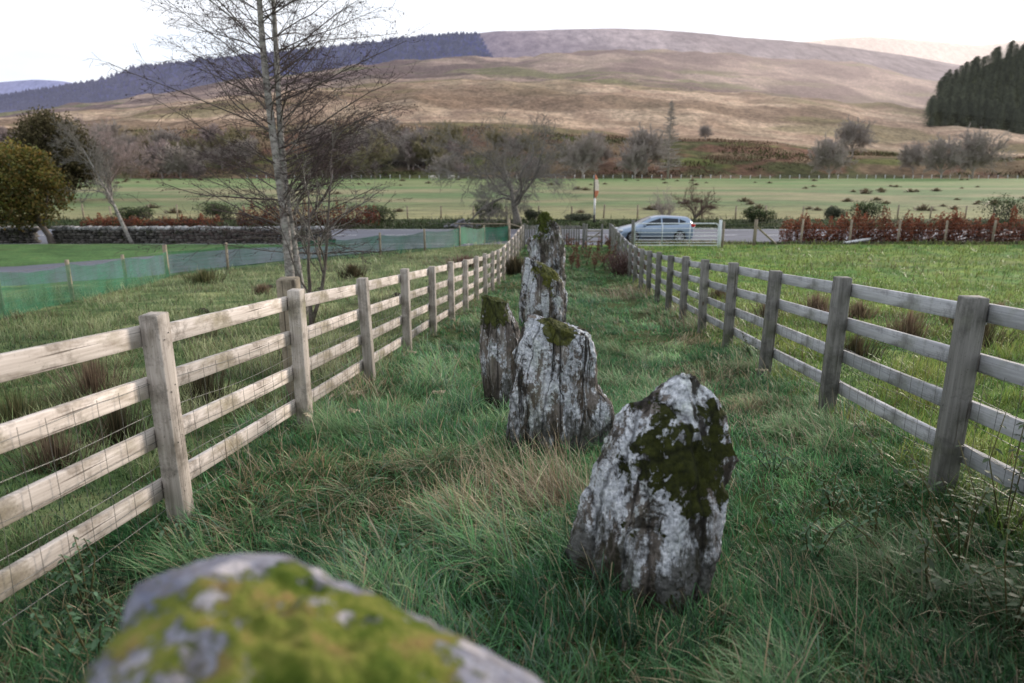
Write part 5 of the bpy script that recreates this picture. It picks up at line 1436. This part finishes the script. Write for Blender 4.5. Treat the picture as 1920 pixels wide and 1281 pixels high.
for px, py, s, lab in ((1215, 326, 2.2, 'tall grey bare tree left of the larch at the foot of the bank'), (1190, 328, 1.6, 'smaller bare tree two left of the larch'), (1597, 295, 2.0, 'round bare tree standing higher on the bank right of the larch'),
                       (1555, 329, 1.9, 'bare tree at the field edge below the round bank tree'), (1765, 329, 1.9, 'bare tree at the field edge toward the right side'), (1712, 326, 1.5, 'slight bare tree left of the right-hand field edge tree'),
                       (1822, 329, 2.2, 'wide dark bare tree at the right end of the field edge'), (1092, 328, 2.0, 'bare tree behind the banner pole at the foot of the bank'), (1322, 262, .9, 'small pale dead tree on the bank above the car')):
    put(pa, px, py, s * .85, lab, rz=RR.uniform(0, 6), sz=s)
# larch
def conifer(name, H, w, mat, seed, loc, label, n=46, rmin=.04, group=None):
    R = random.Random(seed); t = thing(name, loc, label, 'tree', group); tr = MB(); br = MB()
    tr.tube([(0, 0, -.5), (R.gauss(0, .1), 0, H * .5), (0, 0, H)], [H * .016, H * .011, .02], 7)
    for k in range(n):
        f = .12 + .86 * k / n; L = w * (1 - f) ** .8 * R.uniform(.6, 1.15) + .15
        for j in range(3):
            a = R.uniform(0, 2 * pi); e = Vector((cos(a) * L, sin(a) * L, H * f + L * R.uniform(-.1, .3))); s = Vector((0, 0, H * f))
            br.tube([s, s.lerp(e, .5) + Vector((0, 0, -.1)), e], [rmin * 1.6, rmin, rmin * .6], 3, False)
            for q in range(5):
                p = s.lerp(e, R.uniform(.25, 1)); g = p + Vector((R.gauss(0, .35), R.gauss(0, .35), R.gauss(-.1, .25))) ; br.tube([p, g], [rmin * .8, rmin * .4], 3, False)
    tr.build('trunk', mat, t, True); br.build('crown', mat, t)
    return t
conifer('larch_tree', 25, 6.0, 'bark_far', 5, (at_px(1252, 231)[0], 231, -4.4), 'tall thin larch rising from the field edge right of centre', 80, .085)
# dark plantation on the right
def plantation():
    lines = [(440, -12.0), (470, [(1500, 300), (1725, 262), (1745, 208), (1850, 222), (1920, 234), (2900, 280)]), (640, [(1500, 330), (1735, 260), (1755, 165), (1790, 143), (1850, 112), (1920, 90), (2100, 62), (2900, 40)]), (800, -12.0)]
    def cf(P):
        n = fbm(P[..., 0] * .02, P[..., 1] * .02, 3)[..., None]
        return np.ones(P.shape) * np.array([.05, .055, .03]) * (.7 + .6 * n), np.ones(P.shape) * np.array([.012, .012, .012])
    o, PP = hill('plantation_slope', lines, np.linspace(1660, 2900, 120), np.linspace(440, 800, 60), cf, 'moor', lambda y: 2.0 + 0 * y, .02)
    R = random.Random(3); protos = []
    for s in range(3):
        rr = np.random.default_rng(s + 5); t = thing('plantation_conifer', (0, 0, 0), 'dark evergreen conifer in the dense plantation on the right hillside', 'tree', 'conifers of the right hillside plantation')
        MB().tube([(0, 0, -1), (0, 0, 13)], [.25, .05], 5).build('trunk', 'bark_green', t)
        n = 2600; f = rr.random(n) ** .8; z = 1 + 13.2 * f; r = (4.7 * (1 - f) ** .36 + .12) * rr.uniform(.25, 1.1, n); a = rr.random(n) * 2 * pi
        lay = .75 + .35 * np.sin(z * 4.2 + a * 1.0)
        p = np.stack([r * lay * np.cos(a), r * lay * np.sin(a), z - r * .22], 1)
        d = np.stack([np.cos(a), np.sin(a), np.full(n, -.25)], 1) * .55; e = np.stack([-np.sin(a), np.cos(a), rr.normal(0, .3, n)], 1) * .24
        V = np.stack([p - e, p + d * .6 - e * .4, p + d, p + e], 1).reshape(-1, 3)
        cc = np.repeat((np.array([.14, .155, .095]) * (.4 + .9 * rr.random(n)[:, None] * (.5 + .8 * (r / 2.8))[:, None])), 4, axis=0)
        mk('foliage', V, np.arange(len(V)).reshape(-1, 4), 'far_needles', t, col=cc); protos.append(t)
    usedp = set(); k = 0
    pts = []
    hh, ww = PP.shape[:2]
    while k < 296:
        best = -1
        for _ in range(60):
            i_ = R.randrange(4, 34) if k > 70 else R.randrange(3, 7); j_ = R.randrange(0, 48)
            p_ = PP[i_, j_]; u_ = p_[0] / p_[1]
            if u_ < .578 or u_ > .8: continue
            d_ = min([(p_[0] - q_[0]) ** 2 + ((p_[1] - q_[1]) * .8) ** 2 for q_ in pts], default=1e9)
            if d_ > best: best = d_; i, j = i_, j_
        pts.append(PP[i, j])
        x, y, z = PP[i, j]; x += R.uniform(-2, 2); u = x / y
        if u < .578 or u > .83: continue
        # left boundary slants with distance
        pr = protos[k % 3]; s = R.uniform(.75, 1.15)
        if pr.name not in usedp: usedp.add(pr.name); pr.location = (x, y, z - .5); pr.scale = (s, s, s * .85)
        else: dup(pr, (x, y, z - .5), R.uniform(0, 6), (s * R.uniform(.9, 1.15), s, s * R.uniform(.65, .95)))
        k += 1
plantation()
# distant forest on the blue ridge: one mass
def forest():
    R = np.random.default_rng(8); V = []; Fs = []; C = []; 
    hh, ww = PB.shape[:2]; cnt = 0
    rows = np.arange(18, 50)
    for _ in range(13000):
        i = R.integers(20, 49); j = R.integers(60, 520); x, y, z = PB[i, j]
        u = x / y
        if not (-.86 < u < -.024 - (y - 1450) / 350 * .03): continue
        x += R.uniform(-12, 12); y += R.uniform(-7, 7)
        H = R.uniform(6, 11.5); r = R.uniform(4, 6); b = len(V)
        V += [(x + r * cos(q), y + r * sin(q), z - 3) for q in (0, 1.57, 3.14, 4.71)] + [(x, y, z + H - 3)]
        Fs += [(b, b + 1, b + 4), (b + 1, b + 2, b + 4), (b + 2, b + 3, b + 4), (b + 3, b, b + 4)]
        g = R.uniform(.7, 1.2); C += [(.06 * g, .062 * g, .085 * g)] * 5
    C = np.array(C)
    o = mk('ridge_forest', V, Fs, 'far_moor', col=C, haze=np.tile(np.array([[.095, .1, .155]]), (len(C), 1)))  # blue airlight painted on the trees as glow
    tag(o, 'blue hazy conifer forest covering the distant ridge on the left', 'forest', kind='stuff')
forest()
def bank_scrub():
    R = np.random.default_rng(91); n = 42000
    i = R.integers(2, 58, n); j = R.integers(62, 575, n)
    P = PA[i, j].copy(); P[:, 0] += R.normal(0, 1.2, n); dy_ = R.uniform(-.7, .7, n); P[:, 1] += dy_; P[:, 2] += dy_ * .25
    f = fbm(P[:, 0] * .05, P[:, 1] * .09 + 3, 4) + .08 * (R.random(n) - .5); k = f > .46; P = P[k]; f = f[k]; n = len(P)
    g = fbm(P[:, 0] * .03 + 20, P[:, 1] * .05, 3)
    c = pick(n, [(.07, .05, .035), (.15, .11, .07), (.2, .13, .09), (.27, .2, .14)], R, g * 1.5 - .25)
    q = (g < .45) & (R.random(n) < .7); c[q] = pick(int(q.sum()), [(.05, .055, .025), (.1, .11, .045), (.15, .16, .07)], R)
    scatter_blades('bank_scrub', P[:, :2], R.uniform(.15, 1.0, n) * (.4 + 1.2 * sm(.46, .62, f)), R.uniform(.25, .6, n), c, R.uniform(0, 1.2, n), zf=P[:, 2] - .1, seed=92, mat='dry_leaf')
bank_scrub()
# sheep
def sheep():
    t = thing('sheep', (0, 0, 0), 'white sheep grazing', 'sheep')
    b = MB(); pts = [(-.55, 0, .62), (-.48, 0, .66), (-.3, 0, .68), (0, 0, .66), (.3, 0, .68), (.48, 0, .66), (.56, 0, .62)]
    b.tube(pts, [.06, .2, .27, .29, .27, .2, .06], 12)
    b.tube([(.45, 0, .72), (.62, 0, .6), (.74, 0, .42), (.8, 0, .3)], [.13, .1, .085, .05], 8)
    for x in (-.33, .33):
        for y in (-.12, .12): b.tube([(x, y, .5), (x + .02, y, .25), (x, y, 0)], [.07, .04, .03], 6)
    for y in (-.08, .08): b.tube([(.62, y, .58), (.6, y * 2, .55)], [.03, .01], 4)
    b.build('body', 'wool', t, True)
    return t
s0 = sheep()
for i, (px, yd, rz, lab) in enumerate(((812, 205, .2, 'white sheep grazing at the far field edge, left of a pair'), (848, 210, 2.8, 'white sheep grazing at the far field edge nearer the gnarled tree'), (571, 132, 1.0, 'white sheep in the field seen just right of the twin stems'))):
    p = at_px(px, yd)
    if i == 0: s0.location = p; s0.rotation_euler = (0, 0, rz); s0['label'] = lab; s0.scale = (1.5,) * 3
    else: dup(s0, p, rz, 1.5 if i == 1 else 1.3, lab)

# ------------------------------------------------------------------ world and light
Wd = bpy.data.worlds.new('World'); S.world = Wd; Wd.use_nodes = True
nt = Wd.node_tree; nt.nodes.clear()
out = nt.nodes.new('ShaderNodeOutputWorld'); bg = nt.nodes.new('ShaderNodeBackground'); bg2 = nt.nodes.new('ShaderNodeBackground'); add = nt.nodes.new('ShaderNodeMixShader')
sky = nt.nodes.new('ShaderNodeTexSky'); sky.sky_type = 'NISHITA'; sky.sun_disc = False
SAZ, SEL = radians(48), radians(14)
sky.sun_elevation = SEL; sky.sun_rotation = SAZ; sky.dust_density = 2.5
bg.inputs[1].default_value = .11
nt.links.new(sky.outputs[0], bg.inputs[0])
tc = nt.nodes.new('ShaderNodeTexCoord'); mp = nt.nodes.new('ShaderNodeMapping'); mp.inputs['Scale'].default_value = (1.5, 1.5, 7)
nz = nt.nodes.new('ShaderNodeTexNoise'); nz.inputs['Scale'].default_value = 1.6; nz.inputs['Detail'].default_value = 6
nt.links.new(tc.outputs['Generated'], mp.inputs[0]); nt.links.new(mp.outputs[0], nz.inputs['Vector'])
rp = nt.nodes.new('ShaderNodeValToRGB'); rp.color_ramp.elements[0].position = .36; rp.color_ramp.elements[0].color = (.84, .9, 1.0, 1); rp.color_ramp.elements[1].position = .52; rp.color_ramp.elements[1].color = (.955, .975, 1.03, 1)
nt.links.new(nz.outputs['Fac'], rp.inputs[0]); nt.links.new(rp.outputs[0], bg2.inputs[0]); bg2.inputs[1].default_value = 1.3
add.inputs[0].default_value = .86
nt.links.new(bg.outputs[0], add.inputs[1]); nt.links.new(bg2.outputs[0], add.inputs[2]); nt.links.new(add.outputs[0], out.inputs[0])
ld = bpy.data.lights.new('sun', 'SUN'); ld.energy = 3.6; ld.angle = radians(11); ld.color = (1, .86, .74)
lo = bpy.data.objects.new('sun', ld); COL.objects.link(lo)
sv = Vector((sin(SAZ) * cos(SEL), cos(SAZ) * cos(SEL), sin(SEL))); lo.rotation_euler = sv.to_track_quat('Z', 'Y').to_euler()

cam = bpy.data.cameras.new('camera'); co = bpy.data.objects.new('camera', cam); COL.objects.link(co)
cam.sensor_width = 36; cam.lens = 24.0; cam.clip_end = 9000; cam.clip_start = .02
co.location = (0, 0, 0); co.rotation_euler = (pi / 2 - TH, 0, 0)
cam.dof.use_dof = True; cam.dof.focus_distance = 4.8; cam.dof.aperture_fstop = 2.0
S.camera = co
S.view_settings.view_transform = 'Standard'; S.view_settings.look = 'None'; S.view_settings.exposure = 0
S.cycles.max_bounces = 4; S.cycles.transparent_max_bounces = 16
